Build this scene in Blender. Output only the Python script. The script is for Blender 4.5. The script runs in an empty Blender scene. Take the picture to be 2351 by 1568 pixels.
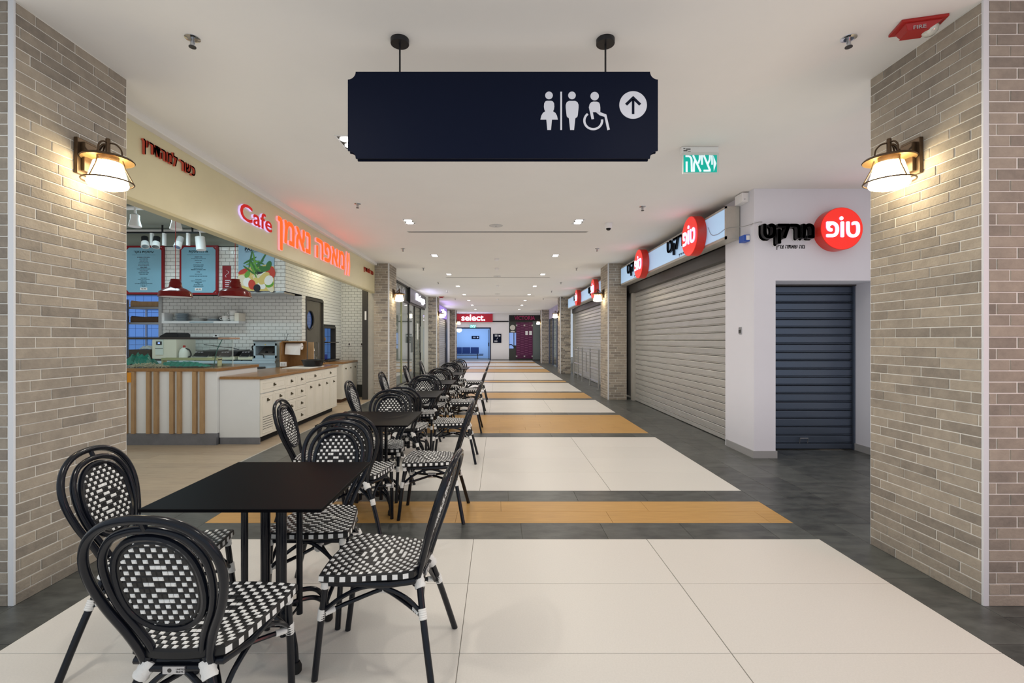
import bpy, bmesh, math, random
from mathutils import Vector, Matrix
random.seed(7)
C = bpy.context.scene.collection
S = bpy.context.scene
V = Vector
PI = math.pi

# ------------------------------------------------------------------ camera, world, exposure
F = 1085.0                      # focal length in pixels of the 2351 px wide frame
VX, VY, EYE = 1144.5, 780.0, 1.39
cam = bpy.data.cameras.new('camera')
cam.sensor_fit = 'HORIZONTAL'
cam.sensor_width = 36.0
cam.lens = 36.0 * F / 2351.0
cam.shift_x = (1175.5 - VX) / 2351.0
cam.shift_y = -(784.0 - VY) / 2351.0
cam.clip_start = 0.05
co = bpy.data.objects.new('camera', cam)
C.objects.link(co)
co.location = (0, 0, EYE)
co.rotation_euler = (PI / 2, 0, 0)
S.camera = co

S.view_settings.view_transform = 'Standard'
S.view_settings.look = 'None'
S.view_settings.gamma = 1.0
S.view_settings.use_curve_mapping = False
S.view_settings.exposure = -0.09

world = bpy.data.worlds.new('world')
S.world = world
world.use_nodes = True
wb = world.node_tree.nodes['Background']
wb.inputs['Color'].default_value = (0.80, 0.89, 1.0, 1)
wb.inputs['Strength'].default_value = 0.66
# long diffuse bounces of the white interior, as Cycles' ambient term
S.cycles.use_fast_gi = True
S.cycles.fast_gi_method = 'ADD'
world.light_settings.ao_factor = 0.31
world.light_settings.distance = 0.9


def area(name, loc, rot, sx, sy, energy, color, spread=180):
    l = bpy.data.lights.new(name, 'AREA')
    l.shape = 'RECTANGLE'
    l.size, l.size_y = sx, sy
    l.energy = energy
    l.color = color
    l.spread = math.radians(spread)
    o = bpy.data.objects.new(name, l)
    C.objects.link(o)
    o.location = loc
    o.rotation_euler = rot
    return o


CEIL = 3.165
DOWN_E = 13.0
DOWN_Y = [1.4, 4.25, 7.1, 9.95, 12.8, 15.65, 18.5, 21.35, 24.2, 27.4]
DOWN_X = (-1.345, 1.2)
for yy in DOWN_Y:
    for xx in DOWN_X:
        area('downlight_lamp', (xx, yy, CEIL - 0.012), (0, 0, 0), 0.10, 0.22, DOWN_E, (1.0, 0.935, 0.83), 165)
# unseen area lamps for cafe, kitchen, shop and end passage, and the sign glows
area('cafe_fill_lamp', (-5.2, 7.0, 3.24), (0, 0, 0), 1.2, 0.3, 27, (0.66, 0.92, 1.0))  # added cool fill for the cafe interior, no fixture behind it
area('kitchen_lamp', (-8.2, 10.3, 2.9), (0, 0, 0), 1.2, 0.3, 6, (0.05, 0.26, 1.0))
area('kitchen_lamp', (-4.9, 10.6, 2.9), (0, 0, 0), 0.8, 0.3, 7, (0.12, 0.36, 1.0))
area('cafe_corner_lamp', (-3.35, 9.9, 3.26), (0, 0, 0), 0.3, 0.3, 14, (1.0, 0.84, 0.54))
area('shop_fill_lamp', (-4.3, 15.5, 2.9), (0, 0, 0), 0.4, 5.0, 50, (1.0, 0.95, 0.86))  # added so that the shop interior is lit, fixture unseen
area('passage_lamp', (-1.9, 33.8, 2.45), (0, 0, 0), 1.8, 1.2, 30, (0.12, 0.42, 1.0))
area('wall_sign_glow', (-1.6, 31.55, 3.0), (math.radians(215), 0, 0), 2.2, 0.15, 9, (0.45, 0.42, 1.0))
area('side_sign_glow', (-2.6, 23.0, 2.85), (0, math.radians(-120), 0), 0.2, 3.0, 9, (0.5, 0.35, 1.0))
area('side_sign_glow', (-2.6, 17.4, 2.9), (0, math.radians(-120), 0), 0.15, 2.0, 4, (0.5, 0.5, 1.0))

# ------------------------------------------------------------------ materials
MATS = {}


def M(name, base, rough=0.5, metal=0.0, em=None, es=0.0, var=0.0, vscale=6.0, stretch=(1, 1, 1), rnd=0.0,
      bump=0.0, bscale=40.0, spec=0.5, trans=0.0, base2=None, coat=0.0, ior=1.45):
    if name in MATS:
        return MATS[name]
    m = bpy.data.materials.new(name)
    MATS[name] = m
    m.use_nodes = True
    nt = m.node_tree
    b = nt.nodes['Principled BSDF']
    b.inputs['Base Color'].default_value = (*base, 1)
    b.inputs['Roughness'].default_value = rough
    b.inputs['Metallic'].default_value = metal
    b.inputs['Specular IOR Level'].default_value = spec
    b.inputs['IOR'].default_value = ior
    b.inputs['Transmission Weight'].default_value = trans
    b.inputs['Coat Weight'].default_value = coat
    if em:
        b.inputs['Emission Color'].default_value = (*em, 1)
        b.inputs['Emission Strength'].default_value = es
    L = nt.links.new
    coord = None
    if var or bump or rnd:
        g = nt.nodes.new('ShaderNodeNewGeometry')
        mp = nt.nodes.new('ShaderNodeMapping')
        mp.inputs['Scale'].default_value = stretch
        L(g.outputs['Position'], mp.inputs['Vector'])
        coord = mp.outputs['Vector']
    if var or rnd:
        b2 = base2 if base2 else tuple(c * 0.45 for c in base)
        mix = nt.nodes.new('ShaderNodeMix')
        mix.data_type = 'RGBA'
        mix.inputs[6].default_value = (*base, 1)
        mix.inputs[7].default_value = (*b2, 1)
        fac = None
        if var:
            n = nt.nodes.new('ShaderNodeTexNoise')
            n.inputs['Scale'].default_value = vscale
            n.inputs['Detail'].default_value = 6
            n.inputs['Roughness'].default_value = 0.65
            L(coord, n.inputs['Vector'])
            r = nt.nodes.new('ShaderNodeMapRange')
            r.inputs['From Min'].default_value = 0.3
            r.inputs['From Max'].default_value = 0.7
            r.inputs['To Min'].default_value = 0
            r.inputs['To Max'].default_value = var
            L(n.outputs['Fac'], r.inputs['Value'])
            fac = r.outputs['Result']
        if rnd:
            oi = nt.nodes.new('ShaderNodeObjectInfo')
            mu = nt.nodes.new('ShaderNodeMath')
            mu.operation = 'MULTIPLY'
            mu.inputs[1].default_value = rnd
            L(oi.outputs['Random'], mu.inputs[0])
            if fac:
                ad = nt.nodes.new('ShaderNodeMath')
                ad.operation = 'ADD'
                ad.use_clamp = True
                L(fac, ad.inputs[0])
                L(mu.outputs[0], ad.inputs[1])
                fac = ad.outputs[0]
            else:
                fac = mu.outputs[0]
        L(fac, mix.inputs[0])
        L(mix.outputs[2], b.inputs['Base Color'])
    if bump:
        n = nt.nodes.new('ShaderNodeTexNoise')
        n.inputs['Scale'].default_value = bscale
        n.inputs['Detail'].default_value = 4
        L(coord, n.inputs['Vector'])
        bp = nt.nodes.new('ShaderNodeBump')
        bp.inputs['Strength'].default_value = bump
        bp.inputs['Distance'].default_value = 0.004
        L(n.outputs['Fac'], bp.inputs['Height'])
        L(bp.outputs['Normal'], b.inputs['Normal'])
    return m


def thin_glass(name, tint, gloss=0.12):
    m = bpy.data.materials.new(name)
    m.use_nodes = True
    nt = m.node_tree
    nt.nodes.remove(nt.nodes['Principled BSDF'])
    t = nt.nodes.new('ShaderNodeBsdfTransparent')
    t.inputs['Color'].default_value = (*tint, 1)
    g = nt.nodes.new('ShaderNodeBsdfGlossy')
    g.inputs['Roughness'].default_value = 0.03
    mx = nt.nodes.new('ShaderNodeMixShader')
    lw = nt.nodes.new('ShaderNodeLayerWeight')
    lw.inputs['Blend'].default_value = 0.35
    r = nt.nodes.new('ShaderNodeMapRange')
    r.inputs['To Min'].default_value = gloss * 0.5
    r.inputs['To Max'].default_value = min(1.0, gloss * 5)
    nt.links.new(lw.outputs['Facing'], r.inputs['Value'])
    nt.links.new(r.outputs['Result'], mx.inputs[0])
    nt.links.new(t.outputs[0], mx.inputs[1])
    nt.links.new(g.outputs[0], mx.inputs[2])
    nt.links.new(mx.outputs[0], nt.nodes['Material Output'].inputs['Surface'])
    return m


paint_white = M('ceiling_paint', (0.74, 0.72, 0.69), 0.85, var=0.06, vscale=1.5)
wall_white = M('wall_paint', (0.76, 0.75, 0.75), 0.7, var=0.05, vscale=2.0)
brick_m = M('grey_brown_brick', (0.40, 0.345, 0.275), 0.85, var=0.35, vscale=14, rnd=0.5, base2=(0.15, 0.132, 0.115), bump=0.6, bscale=70)
brick_sh = [M('brick_shade_' + n_, c_, 0.85, var=0.3, vscale=14, base2=tuple(q * .6 for q in c_)) for n_, c_ in (('light', (.37, .32, .255)), ('middle', (.28, .245, .20)), ('dark', (.19, .165, .14)))]
mortar_m = M('mortar', (0.80, 0.78, 0.72), 0.9, var=0.15, vscale=30)
bead_m = M('corner_bead', (0.66, 0.67, 0.69), 0.4)
tile_w = M('white_floor_tile', (0.65, 0.62, 0.57), 0.36, var=0.35, vscale=130, rnd=0.10, base2=(0.50, 0.475, 0.43), spec=0.35)
tile_d = M('dark_slate_tile', (0.022, 0.023, 0.023), 0.36, var=0.85, vscale=5.0, stretch=(1, 2.0, 1), rnd=0.42, base2=(0.095, 0.10, 0.092), bump=0.12, bscale=25)
wood_fl = M('oak_plank', (0.52, 0.30, 0.095), 0.42, var=0.65, vscale=4, stretch=(1.0, 14, 1), rnd=0.22, base2=(0.35, 0.19, 0.055))
wood_cafe = M('pale_oak_plank', (0.46, 0.37, 0.26), 0.5, var=0.7, vscale=4, stretch=(1.0, 14, 1), rnd=0.3, base2=(0.28, 0.22, 0.16))
joint_m = M('floor_joint', (0.22, 0.21, 0.185), 0.9)
black_tube = M('black_lacquered_tube', (0.005, 0.0065, 0.011), 0.19, spec=0.5)
black_rattan = M('black_rattan', (0.012, 0.012, 0.013), 0.42)
white_rattan = M('white_rattan', (0.78, 0.78, 0.76), 0.4)
white_bind = M('white_binding', (0.78, 0.77, 0.74), 0.55, bump=0.5, bscale=120)
black_table = M('black_table_laminate', (0.0035, 0.0035, 0.0045), 0.42, spec=0.03)
black_metal = M('black_metal', (0.01, 0.01, 0.012), 0.4)
rubber = M('black_rubber', (0.012, 0.012, 0.012), 0.7)
steel = M('brushed_steel', (0.55, 0.56, 0.58), 0.32, 1.0, var=0.25, vscale=8, stretch=(1, 1, 10))
steel_blue = M('pale_blue_steel', (0.42, 0.55, 0.63), 0.42, 0.35)
chrome = M('chrome', (0.75, 0.76, 0.78), 0.12, 1.0)
plate_m = M('name_plate_metal', (0.6, 0.6, 0.62), 0.3, 0.6)
shutter_m = M('galvanised_slat', (0.58, 0.575, 0.55), 0.42, 0.5, var=0.35, vscale=3, stretch=(1, 1, 6), rnd=0.25, base2=(0.33, 0.325, 0.31))
shutter_d = M('dark_galvanised_slat', (0.115, 0.145, 0.195), 0.30, 0.75, var=0.4, vscale=3, stretch=(1, 1, 6), rnd=0.3, base2=(0.11, 0.14, 0.19))
dark_steel = M('dark_steel', (0.07, 0.068, 0.066), 0.45, 0.5)
shadow_gap = M('dark_recess', (0.02, 0.02, 0.02), 0.9)
grey_base = M('grey_skirting', (0.30, 0.30, 0.30), 0.6)
cream_m = M('cream_fascia', (0.66, 0.595, 0.385), 0.28, var=0.12, vscale=2.5, spec=0.6)
cream_edge = M('cream_edge', (0.52, 0.45, 0.26), 0.35)
cab_cream = M('cream_cabinet_paint', (0.74, 0.70, 0.60), 0.42, var=0.12, vscale=6)
cab_white = M('white_cabinet_panel', (0.72, 0.74, 0.74), 0.4, var=0.06, vscale=4)
oak_top = M('oak_worktop', (0.29, 0.155, 0.06), 0.22, var=0.6, vscale=3, stretch=(12, 1, 4), base2=(0.22, 0.105, 0.03), spec=0.6)
oak_strip = M('oak_strip', (0.44, 0.29, 0.15), 0.5, var=0.6, vscale=5, stretch=(9, 1, 1.2), rnd=0.25, base2=(0.28, 0.17, 0.085))
plinth_m = M('scuffed_steel_plinth', (0.24, 0.25, 0.28), 0.4, 0.4, var=0.5, vscale=5)
bronze = M('aged_bronze', (0.13, 0.085, 0.05), 0.42, 0.75, var=0.5, vscale=30, base2=(0.05, 0.035, 0.025))
copper_in = M('copper_reflector', (0.30, 0.19, 0.08), 0.35, 0.8)
brass_pull = M('bronze_pull', (0.10, 0.085, 0.045), 0.35, 0.8)
lamp_glass = M('lit_lamp_glass', (1, 0.95, 0.85), 0.4, em=(1.0, 0.84, 0.54), es=22.0)
down_em = M('lit_downlight', (1, 1, 1), 0.4, em=(1.0, 0.95, 0.86), es=9.0)
white_plastic = M('white_plastic', (0.74, 0.74, 0.74), 0.4)
grey_plastic = M('grey_plastic', (0.5, 0.5, 0.5), 0.5)
red_gloss = M('red_enamel', (0.15, 0.007, 0.008), 0.18, spec=0.6)
red_plastic = M('red_plastic', (0.36, 0.02, 0.018), 0.25)
clear_dome = M('clear_strobe_dome', (0.62, 0.62, 0.55), 0.12, 0.2)
sign_navy = M('navy_sign_panel', (0.005, 0.008, 0.022), 0.5, spec=0.10)
sign_white = M('sign_white_print', (0.68, 0.70, 0.77), 0.5)
exit_green = M('lit_exit_green', (0.0, 0.35, 0.28), 0.4, em=(0.0, 0.42, 0.33), es=0.5)
exit_white = M('lit_exit_white', (0.8, 0.9, 0.95), 0.4, em=(0.70, 0.90, 1.0), es=0.45)
red_letter = M('dark_red_letter', (0.60, 0.095, 0.06), 0.4)
cafe_red = M('lit_red_letter', (0.5, 0.05, 0.05), 0.35, em=(0.62, 0.06, 0.05), es=0.45)
cafe_side = M('lit_letter_side', (0.7, 0.6, 0.9), 0.35, em=(0.72, 0.55, 1.0), es=0.6)
orange_face = M('lit_orange_letter', (0.9, 0.18, 0.05), 0.35, em=(1.0, 0.14, 0.035), es=0.95)
pink_side = M('lit_pink_letter_side', (0.9, 0.5, 0.55), 0.35, em=(1.0, 0.40, 0.48), es=0.42)
red_disc = M('lit_red_disc_face', (0.7, 0.03, 0.02), 0.3, em=(0.95, 0.03, 0.02), es=0.55)
red_rim = M('red_disc_rim', (0.55, 0.02, 0.012), 0.3, em=(0.6, 0.01, 0.0), es=0.12, var=0.5, vscale=5, base2=(0.30, 0.10, 0.08))
lit_white = M('lit_white_letter', (0.95, 0.9, 1.0), 0.35, em=(1.0, 0.86, 1.0), es=0.95)
lit_white2 = M('bright_lit_letter', (0.95, 0.95, 1.0), 0.35, em=(0.92, 0.88, 1.0), es=1.7)
lit_lilac = M('lit_lilac_inline', (0.8, 0.5, 0.95), 0.35, em=(0.85, 0.50, 1.0), es=0.9)
black_letter = M('black_letter', (0.006, 0.006, 0.007), 0.4)
light_blue_face = M('lit_pale_blue_panel', (0.40, 0.58, 0.78), 0.4, em=(0.40, 0.60, 0.86), es=0.50)
alu_frame = M('sign_aluminium_frame', (0.50, 0.48, 0.43), 0.4, 0.3, var=0.3, vscale=6)
tile_wall = M('white_glazed_tile', (0.72, 0.74, 0.72), 0.14, rnd=0.18, base2=(0.58, 0.60, 0.58), bump=0.30, bscale=18, spec=0.6)
tile_wall_s = M('white_glazed_tile_joined', (0.70, 0.72, 0.70), 0.16, var=0.3, vscale=9, base2=(0.60, 0.62, 0.60), bump=0.30, bscale=18, spec=0.6)
grout_d = M('dark_grout', (0.035, 0.04, 0.04), 0.9)
cafe_ceil = M('cafe_ceiling_paint', (0.25, 0.28, 0.245), 0.8)
menu_blue = M('menu_blue_panel', (0.20, 0.40, 0.52), 0.35)
menu_red = M('menu_red_frame', (0.22, 0.008, 0.014), 0.35)
menu_ink = M('menu_dark_ink', (0.02, 0.04, 0.07), 0.5)
menu_gold = M('menu_olive_ink', (0.12, 0.12, 0.07), 0.5)
menu_redink = M('menu_red_ink', (0.24, 0.02, 0.06), 0.5)
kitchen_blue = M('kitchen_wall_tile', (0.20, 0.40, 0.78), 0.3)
shop_wall = M('shop_wall_paint', (0.66, 0.65, 0.62), 0.6)
glass_m = thin_glass('shop_glass', (0.80, 0.86, 0.83), 0.14)
case_glass = thin_glass('case_glass', (0.90, 0.97, 0.95), 0.08)


def flat(name, c, r=0.5):
    return M(name, c, r)


# ------------------------------------------------------------------ mesh helpers
class MB:
    def __init__(s):
        s.v, s.f, s.m = [], [], []

    def add(s, verts, faces, mi=0):
        o = len(s.v)
        s.v += [tuple(p) for p in verts]
        s.f += [tuple(i + o for i in q) for q in faces]
        s.m += [mi] * len(faces)

    def box(s, x0, x1, y0, y1, z0, z1, mi=0):
        s.add([(x0, y0, z0), (x1, y0, z0), (x1, y1, z0), (x0, y1, z0), (x0, y0, z1), (x1, y0, z1), (x1, y1, z1), (x0, y1, z1)],
              [(0, 3, 2, 1), (4, 5, 6, 7), (0, 1, 5, 4), (1, 2, 6, 5), (2, 3, 7, 6), (3, 0, 4, 7)], mi)
        return s

    def tube(s, pts, r, n=10, closed=False, mi=0, caps=True):
        pts = [V(p) for p in pts]
        k = len(pts)
        rr = r if isinstance(r, (list, tuple)) else [r] * k
        tang = []
        for i in range(k):
            a = pts[(i - 1) % k] if (closed or i > 0) else pts[i]
            b = pts[(i + 1) % k] if (closed or i < k - 1) else pts[i]
            tang.append((b - a).normalized())
        up = V((0, 0, 1)) if abs(tang[0].z) < 0.9 else V((1, 0, 0))
        nrm = tang[0].cross(up).normalized()
        rings = []
        for i in range(k):
            t = tang[i]
            nrm = (nrm - t * nrm.dot(t)).normalized()
            bn = t.cross(nrm)
            rings.append([pts[i] + (nrm * math.cos(2 * PI * j / n) + bn * math.sin(2 * PI * j / n)) * rr[i] for j in range(n)])
        vs = [p for ring in rings for p in ring]
        fs = []
        for i in range(k if closed else k - 1):
            i2 = (i + 1) % k
            for j in range(n):
                j2 = (j + 1) % n
                fs.append((i * n + j, i * n + j2, i2 * n + j2, i2 * n + j))
        if caps and not closed:
            fs.append(tuple(range(n - 1, -1, -1)))
            fs.append(tuple((k - 1) * n + j for j in range(n)))
        s.add(vs, fs, mi)
        return s

    def lathe(s, prof, c=(0, 0, 0), n=24, axis='z', mi=0, close=True):
        c = V(c)
        vs, fs = [], []
        for (r, h) in prof:
            for j in range(n):
                a = 2 * PI * j / n
                if axis == 'z':
                    p = V((r * math.cos(a), r * math.sin(a), h))
                elif axis == 'y':
                    p = V((r * math.cos(a), h, -r * math.sin(a)))
                else:
                    p = V((h, r * math.cos(a), r * math.sin(a)))
                vs.append(c + p)
        for i in range(len(prof) - 1):
            for j in range(n):
                j2 = (j + 1) % n
                fs.append((i * n + j, i * n + j2, (i + 1) * n + j2, (i + 1) * n + j))
        if close:
            fs.append(tuple(range(n - 1, -1, -1)))
            fs.append(tuple((len(prof) - 1) * n + j for j in range(n)))
        s.add(vs, fs, mi)
        return s

    def prism(s, poly, org, xd, yd, nd, d0, d1, mi=0, side=None):
        """polygon (list of 2-D points) in the plane (xd, yd) through org, extruded along nd from d0 to d1"""
        org, xd, yd, nd = V(org), V(xd), V(yd), V(nd)
        ar = sum(poly[i][0] * poly[(i + 1) % len(poly)][1] - poly[(i + 1) % len(poly)][0] * poly[i][1] for i in range(len(poly)))
        if ar < 0:
            poly = poly[::-1]
        k = len(poly)
        a = [org + xd * p[0] + yd * p[1] + nd * d0 for p in poly]
        b = [org + xd * p[0] + yd * p[1] + nd * d1 for p in poly]
        s.add(a + b, [tuple(range(k - 1, -1, -1)), tuple(range(k, 2 * k))], mi)
        s.add(a + b, [(i, (i + 1) % k, k + (i + 1) % k, k + i) for i in range(k)], mi if side is None else side)
        return s

    def build(s, name, mats, parent=None, smooth=False, bevel=0.0, loc=None, link=True):
        me = bpy.data.meshes.new(name)
        org = V((0, 0, 0))
        if parent is not None:
            org = ORG.get(parent.name, V((0, 0, 0)))
        elif loc is not None:
            org = V(loc)
        me.from_pydata([(p[0] - org.x, p[1] - org.y, p[2] - org.z) for p in s.v], [], s.f)
        for m in (mats if isinstance(mats, (list, tuple)) else [mats]):
            me.materials.append(m)
        me.polygons.foreach_set('material_index', s.m)
        if bevel:
            bm = bmesh.new()
            bm.from_mesh(me)
            bmesh.ops.remove_doubles(bm, verts=bm.verts, dist=1e-5)
            es = [e for e in bm.edges if len(e.link_faces) == 2 and e.calc_face_angle(0) > 0.6]
            bmesh.ops.bevel(bm, geom=es, offset=bevel, segments=2, affect='EDGES', profile=0.7)
            bm.to_mesh(me)
            bm.free()
        if smooth:
            me.polygons.foreach_set('use_smooth', [True] * len(me.polygons))
            try:
                me.set_sharp_from_angle(angle=math.radians(40))
            except Exception:
                pass
        me.update()
        o = bpy.data.objects.new(name, me)
        C.objects.link(o)
        if parent is not None:
            o.parent = parent
            ORG[o.name] = org
        else:
            o.location = org
            ORG[o.name] = org
        return o


ORG = {}


def tag(o, label=None, cat=None, group=None, kind=None):
    if label:
        o['label'] = label
    if cat:
        o['category'] = cat
    if group:
        o['group'] = group
    if kind:
        o['kind'] = kind
    return o


def thing(name, loc, label, cat, group=None, kind=None):
    o = bpy.data.objects.new(name, None)
    C.objects.link(o)
    o.location = loc
    o.empty_display_size = 0.1
    ORG[o.name] = V(loc)
    return tag(o, label, cat, group, kind)


def copy_tree(o, parent=None):
    c = o.copy()
    C.objects.link(c)
    if parent is not None:
        c.parent = parent
    for ch in list(o.children):
        copy_tree(ch, c)
    return c


def smooth_path(pts, n=6, closed=False):
    pts = [V(p) for p in pts]
    k = len(pts)
    out = []
    for i in range(k if closed else k - 1):
        p1, p2 = pts[i], pts[(i + 1) % k]
        p0 = pts[(i - 1) % k] if (closed or i > 0) else p1 * 2 - p2
        p3 = pts[(i + 2) % k] if (closed or i < k - 2) else p2 * 2 - p1
        for j in range(n):
            t = j / n
            out.append(0.5 * ((2 * p1) + (p2 - p0) * t + (2 * p0 - 5 * p1 + 4 * p2 - p3) * t * t + (3 * p1 - p0 - 3 * p2 + p3) * t ** 3))
    if not closed:
        out.append(pts[-1])
    return out


TEXT_CACHE = {}


def text_shape(s, bold=0.0):
    """verts / faces of a lettering, 1 unit em, depth 0..1 along z, bbox starting at 0,0"""
    key = (s, bold)
    if key in TEXT_CACHE:
        return TEXT_CACHE[key]
    c = bpy.data.curves.new('lettering', 'FONT')
    c.body = s
    c.extrude = 0.5
    c.resolution_u = 3
    o = bpy.data.objects.new('lettering', c)
    C.objects.link(o)
    dg = bpy.context.evaluated_depsgraph_get()
    me = bpy.data.meshes.new_from_object(o.evaluated_get(dg))
    vs = [V(v.co) for v in me.vertices]
    fs = [tuple(p.vertices) for p in me.polygons]
    bpy.data.objects.remove(o)
    bpy.data.curves.remove(c)
    bpy.data.meshes.remove(me)
    if bold:
        b = bold
        sh = [(-b, 0), (b, 0), (0, b * 0.8), (0, -b * 0.8), (b * .7, b * .55), (-b * .7, b * .55), (b * .7, -b * .55), (-b * .7, -b * .55)]
        nv, nf = [], []
        for q, (dx, dy) in enumerate(sh):
            o_ = len(nv)
            nv += [v + V((dx, dy, 0)) for v in vs]
            nf += [tuple(i + o_ for i in f) for f in fs]
        vs, fs = nv, nf
    x0 = min(v.x for v in vs)
    x1 = max(v.x for v in vs)
    y0 = min(v.y for v in vs)
    y1 = max(v.y for v in vs)
    vs = [V((v.x - x0, v.y - y0, v.z + 0.5)) for v in vs]
    TEXT_CACHE[key] = (vs, fs, x1 - x0, y1 - y0)
    return TEXT_CACHE[key]


def text_mb(mb, s, org, xd, yd, nd, w, h, depth, mi=0, side=None, bold=0.0, d0=0.0, rtl=False):
    """lettering filling the box w x h whose lower left corner is org"""
    if rtl:
        s = s[::-1]
    vs, fs, tw, th = text_shape(s, bold)
    if w is None:
        w = tw * h / th
    org, xd, yd, nd = V(org), V(xd), V(yd), V(nd)
    pv = [org + xd * (v.x / tw * w) + yd * (v.y / th * h) + nd * (d0 + v.z * depth) for v in vs]
    if side is None:
        mb.add(pv, fs, mi)
    else:
        front = [f for f in fs if sum(vs[i].z for i in f) / len(f) > 0.98]
        rest = [f for f in fs if not sum(vs[i].z for i in f) / len(f) > 0.98]
        mb.add(pv, front, mi)
        mb.add(pv, rest, side)
    return w


def circ(cx, cy, r, n=32, r2=None):
    return [(cx + r * math.cos(2 * PI * i / n), cy + (r2 or r) * math.sin(2 * PI * i / n)) for i in range(n)]


PIECE = {}


def piece_mesh(w, h, d, ch, mat):
    key = (round(w / 0.004), round(h / 0.004), round(d, 4), mat.name)
    if key in PIECE:
        return PIECE[key]
    c = min(ch, w * 0.3, h * 0.3)
    v = [(0, 0, 0), (w, 0, 0), (w, h, 0), (0, h, 0), (0, 0, d - c), (w, 0, d - c), (w, h, d - c), (0, h, d - c), (c, c, d), (w - c, c, d), (w - c, h - c, d), (c, h - c, d)]
    f = [(0, 1, 5, 4), (1, 2, 6, 5), (2, 3, 7, 6), (3, 0, 4, 7), (4, 5, 9, 8), (5, 6, 10, 9), (6, 7, 11, 10), (7, 4, 8, 11), (8, 9, 10, 11)]
    me = bpy.data.meshes.new('piece')
    me.from_pydata(v, [], f)
    me.materials.append(mat)
    PIECE[key] = me
    return me


def place_piece(name, parent, org, xd, yd, nd, w, h, d, ch, mat):
    o = bpy.data.objects.new(name, piece_mesh(w, h, d, ch, mat))
    C.objects.link(o)
    o.parent = parent
    p = V(org) - ORG.get(parent.name, V((0, 0, 0)))
    xd, yd, nd = V(xd), V(yd), V(nd)
    o.matrix_basis = Matrix(((xd.x, yd.x, nd.x, p.x), (xd.y, yd.y, nd.y, p.y), (xd.z, yd.z, nd.z, p.z), (0, 0, 0, 1)))
    return o


def joined_piece(mb, org, xd, yd, nd, w, h, d, ch):
    c = min(ch, w * 0.3, h * 0.3)
    v = [(0, 0, 0), (w, 0, 0), (w, h, 0), (0, h, 0), (0, 0, d - c), (w, 0, d - c), (w, h, d - c), (0, h, d - c), (c, c, d), (w - c, c, d), (w - c, h - c, d), (c, h - c, d)]
    f = [(0, 1, 5, 4), (1, 2, 6, 5), (2, 3, 7, 6), (3, 0, 4, 7), (4, 5, 9, 8), (5, 6, 10, 9), (6, 7, 11, 10), (7, 4, 8, 11), (8, 9, 10, 11)]
    org, xd, yd, nd = V(org), V(xd), V(yd), V(nd)
    mb.add([org + xd * a + yd * b + nd * e for a, b, e in v], f)


def course_rects(w, h, tw, th, joint, offs, holes=(), minw=0.008):
    out = []
    r = 0
    y = 0.0
    while y < h - 0.012:
        hh = min(th - joint, h - y)
        x = -offs[r % len(offs)]
        while x < w:
            a, b = max(0.0, x), min(w, x + tw - joint)
            if b - a > minw:
                segs = [(a, b)]
                for (hx0, hx1, hy0, hy1) in holes:
                    if y + hh > hy0 + 0.01 and y < hy1 - 0.01:
                        ns = []
                        for (p, q) in segs:
                            if q <= hx0 or p >= hx1:
                                ns.append((p, q))
                            else:
                                if hx0 - p > minw:
                                    ns.append((p, hx0))
                                if q - hx1 > minw:
                                    ns.append((hx1, q))
                        segs = ns
                out += [(p, y, q - p, hh) for p, q in segs]
            x += tw
        y += th
        r += 1
    return out


def fill_pieces(name, rects, parent, org, xd, yd, nd, d, ch, mat, cap=300, rank=None, jitter=0.0, stuff_name=None, stuff_mat=None, lay=0.0):
    if rank:
        rects = sorted(rects, key=rank)
    org, xd, yd, nd = V(org), V(xd), V(yd), V(nd)
    mb = MB()
    for i, (x, y, w, h) in enumerate(rects):
        o = org + xd * x + yd * y + nd * (lay + random.uniform(-jitter, jitter))
        if i < cap:
            place_piece(name, parent, o, xd, yd, nd, w, h, d, ch, mat)
        else:
            joined_piece(mb, o, xd, yd, nd, w, h, d, ch)
    if mb.f:
        tag(mb.build(stuff_name or (name + '_field'), stuff_mat or mat, parent), kind='stuff')


X, Y, Z = V((1, 0, 0)), V((0, 1, 0)), V((0, 0, 1))


def at(px, py, d):
    """photo pixel to the point at depth d"""
    return V(((px - VX) * d / F, d, EYE - (py - VY) * d / F))


# ------------------------------------------------------------------ floor
END = 32.0
floor = MB().box(-8.2, 6.2, -2, 38, -0.06, -0.004).build('floor', joint_m)
tag(floor, 'corridor floor of large white tiles crossed by oak and dark slate bands', 'floor', kind='structure')
WX = [-2.23, -1.38, -0.1736, 1.034, 2.237]
whites = [(-1.9, 3.296), (4.352, 6.747), (9.03, 10.93), (12.70, 15.20), (16.34, 19.97), (22.70, 23.90), (25.0, 28.0), (29.8, 31.5)]
rects = []
for (y0, y1) in whites:
    n = max(1, round((y1 - y0) / 0.6))
    st = (y1 - y0) / n if y0 > 0 else 0.6
    y = y1
    while y > y0 + 0.05:
        for a, b in zip(WX, WX[1:]):
            rects.append((a + .0015, y - st + .0015, b - a - .003, st - .003))
        y -= st
fill_pieces('white_tile', rects, floor, (0, 0, -0.004), X, Y, Z, 0.004, 0.0012, tile_w)
dark, planks = [], []


def dark_row(y0, y1, x0=-2.23, x1=2.237, off=0.0):
    x = x1 - off
    e = x1
    while e > x0 + 0.03:
        s_ = max(x0, x)
        dark.append((s_ + .0015, y0 + .0015, e - s_ - .003, y1 - y0 - .003))
        e = s_
        x = e - 0.6


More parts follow.
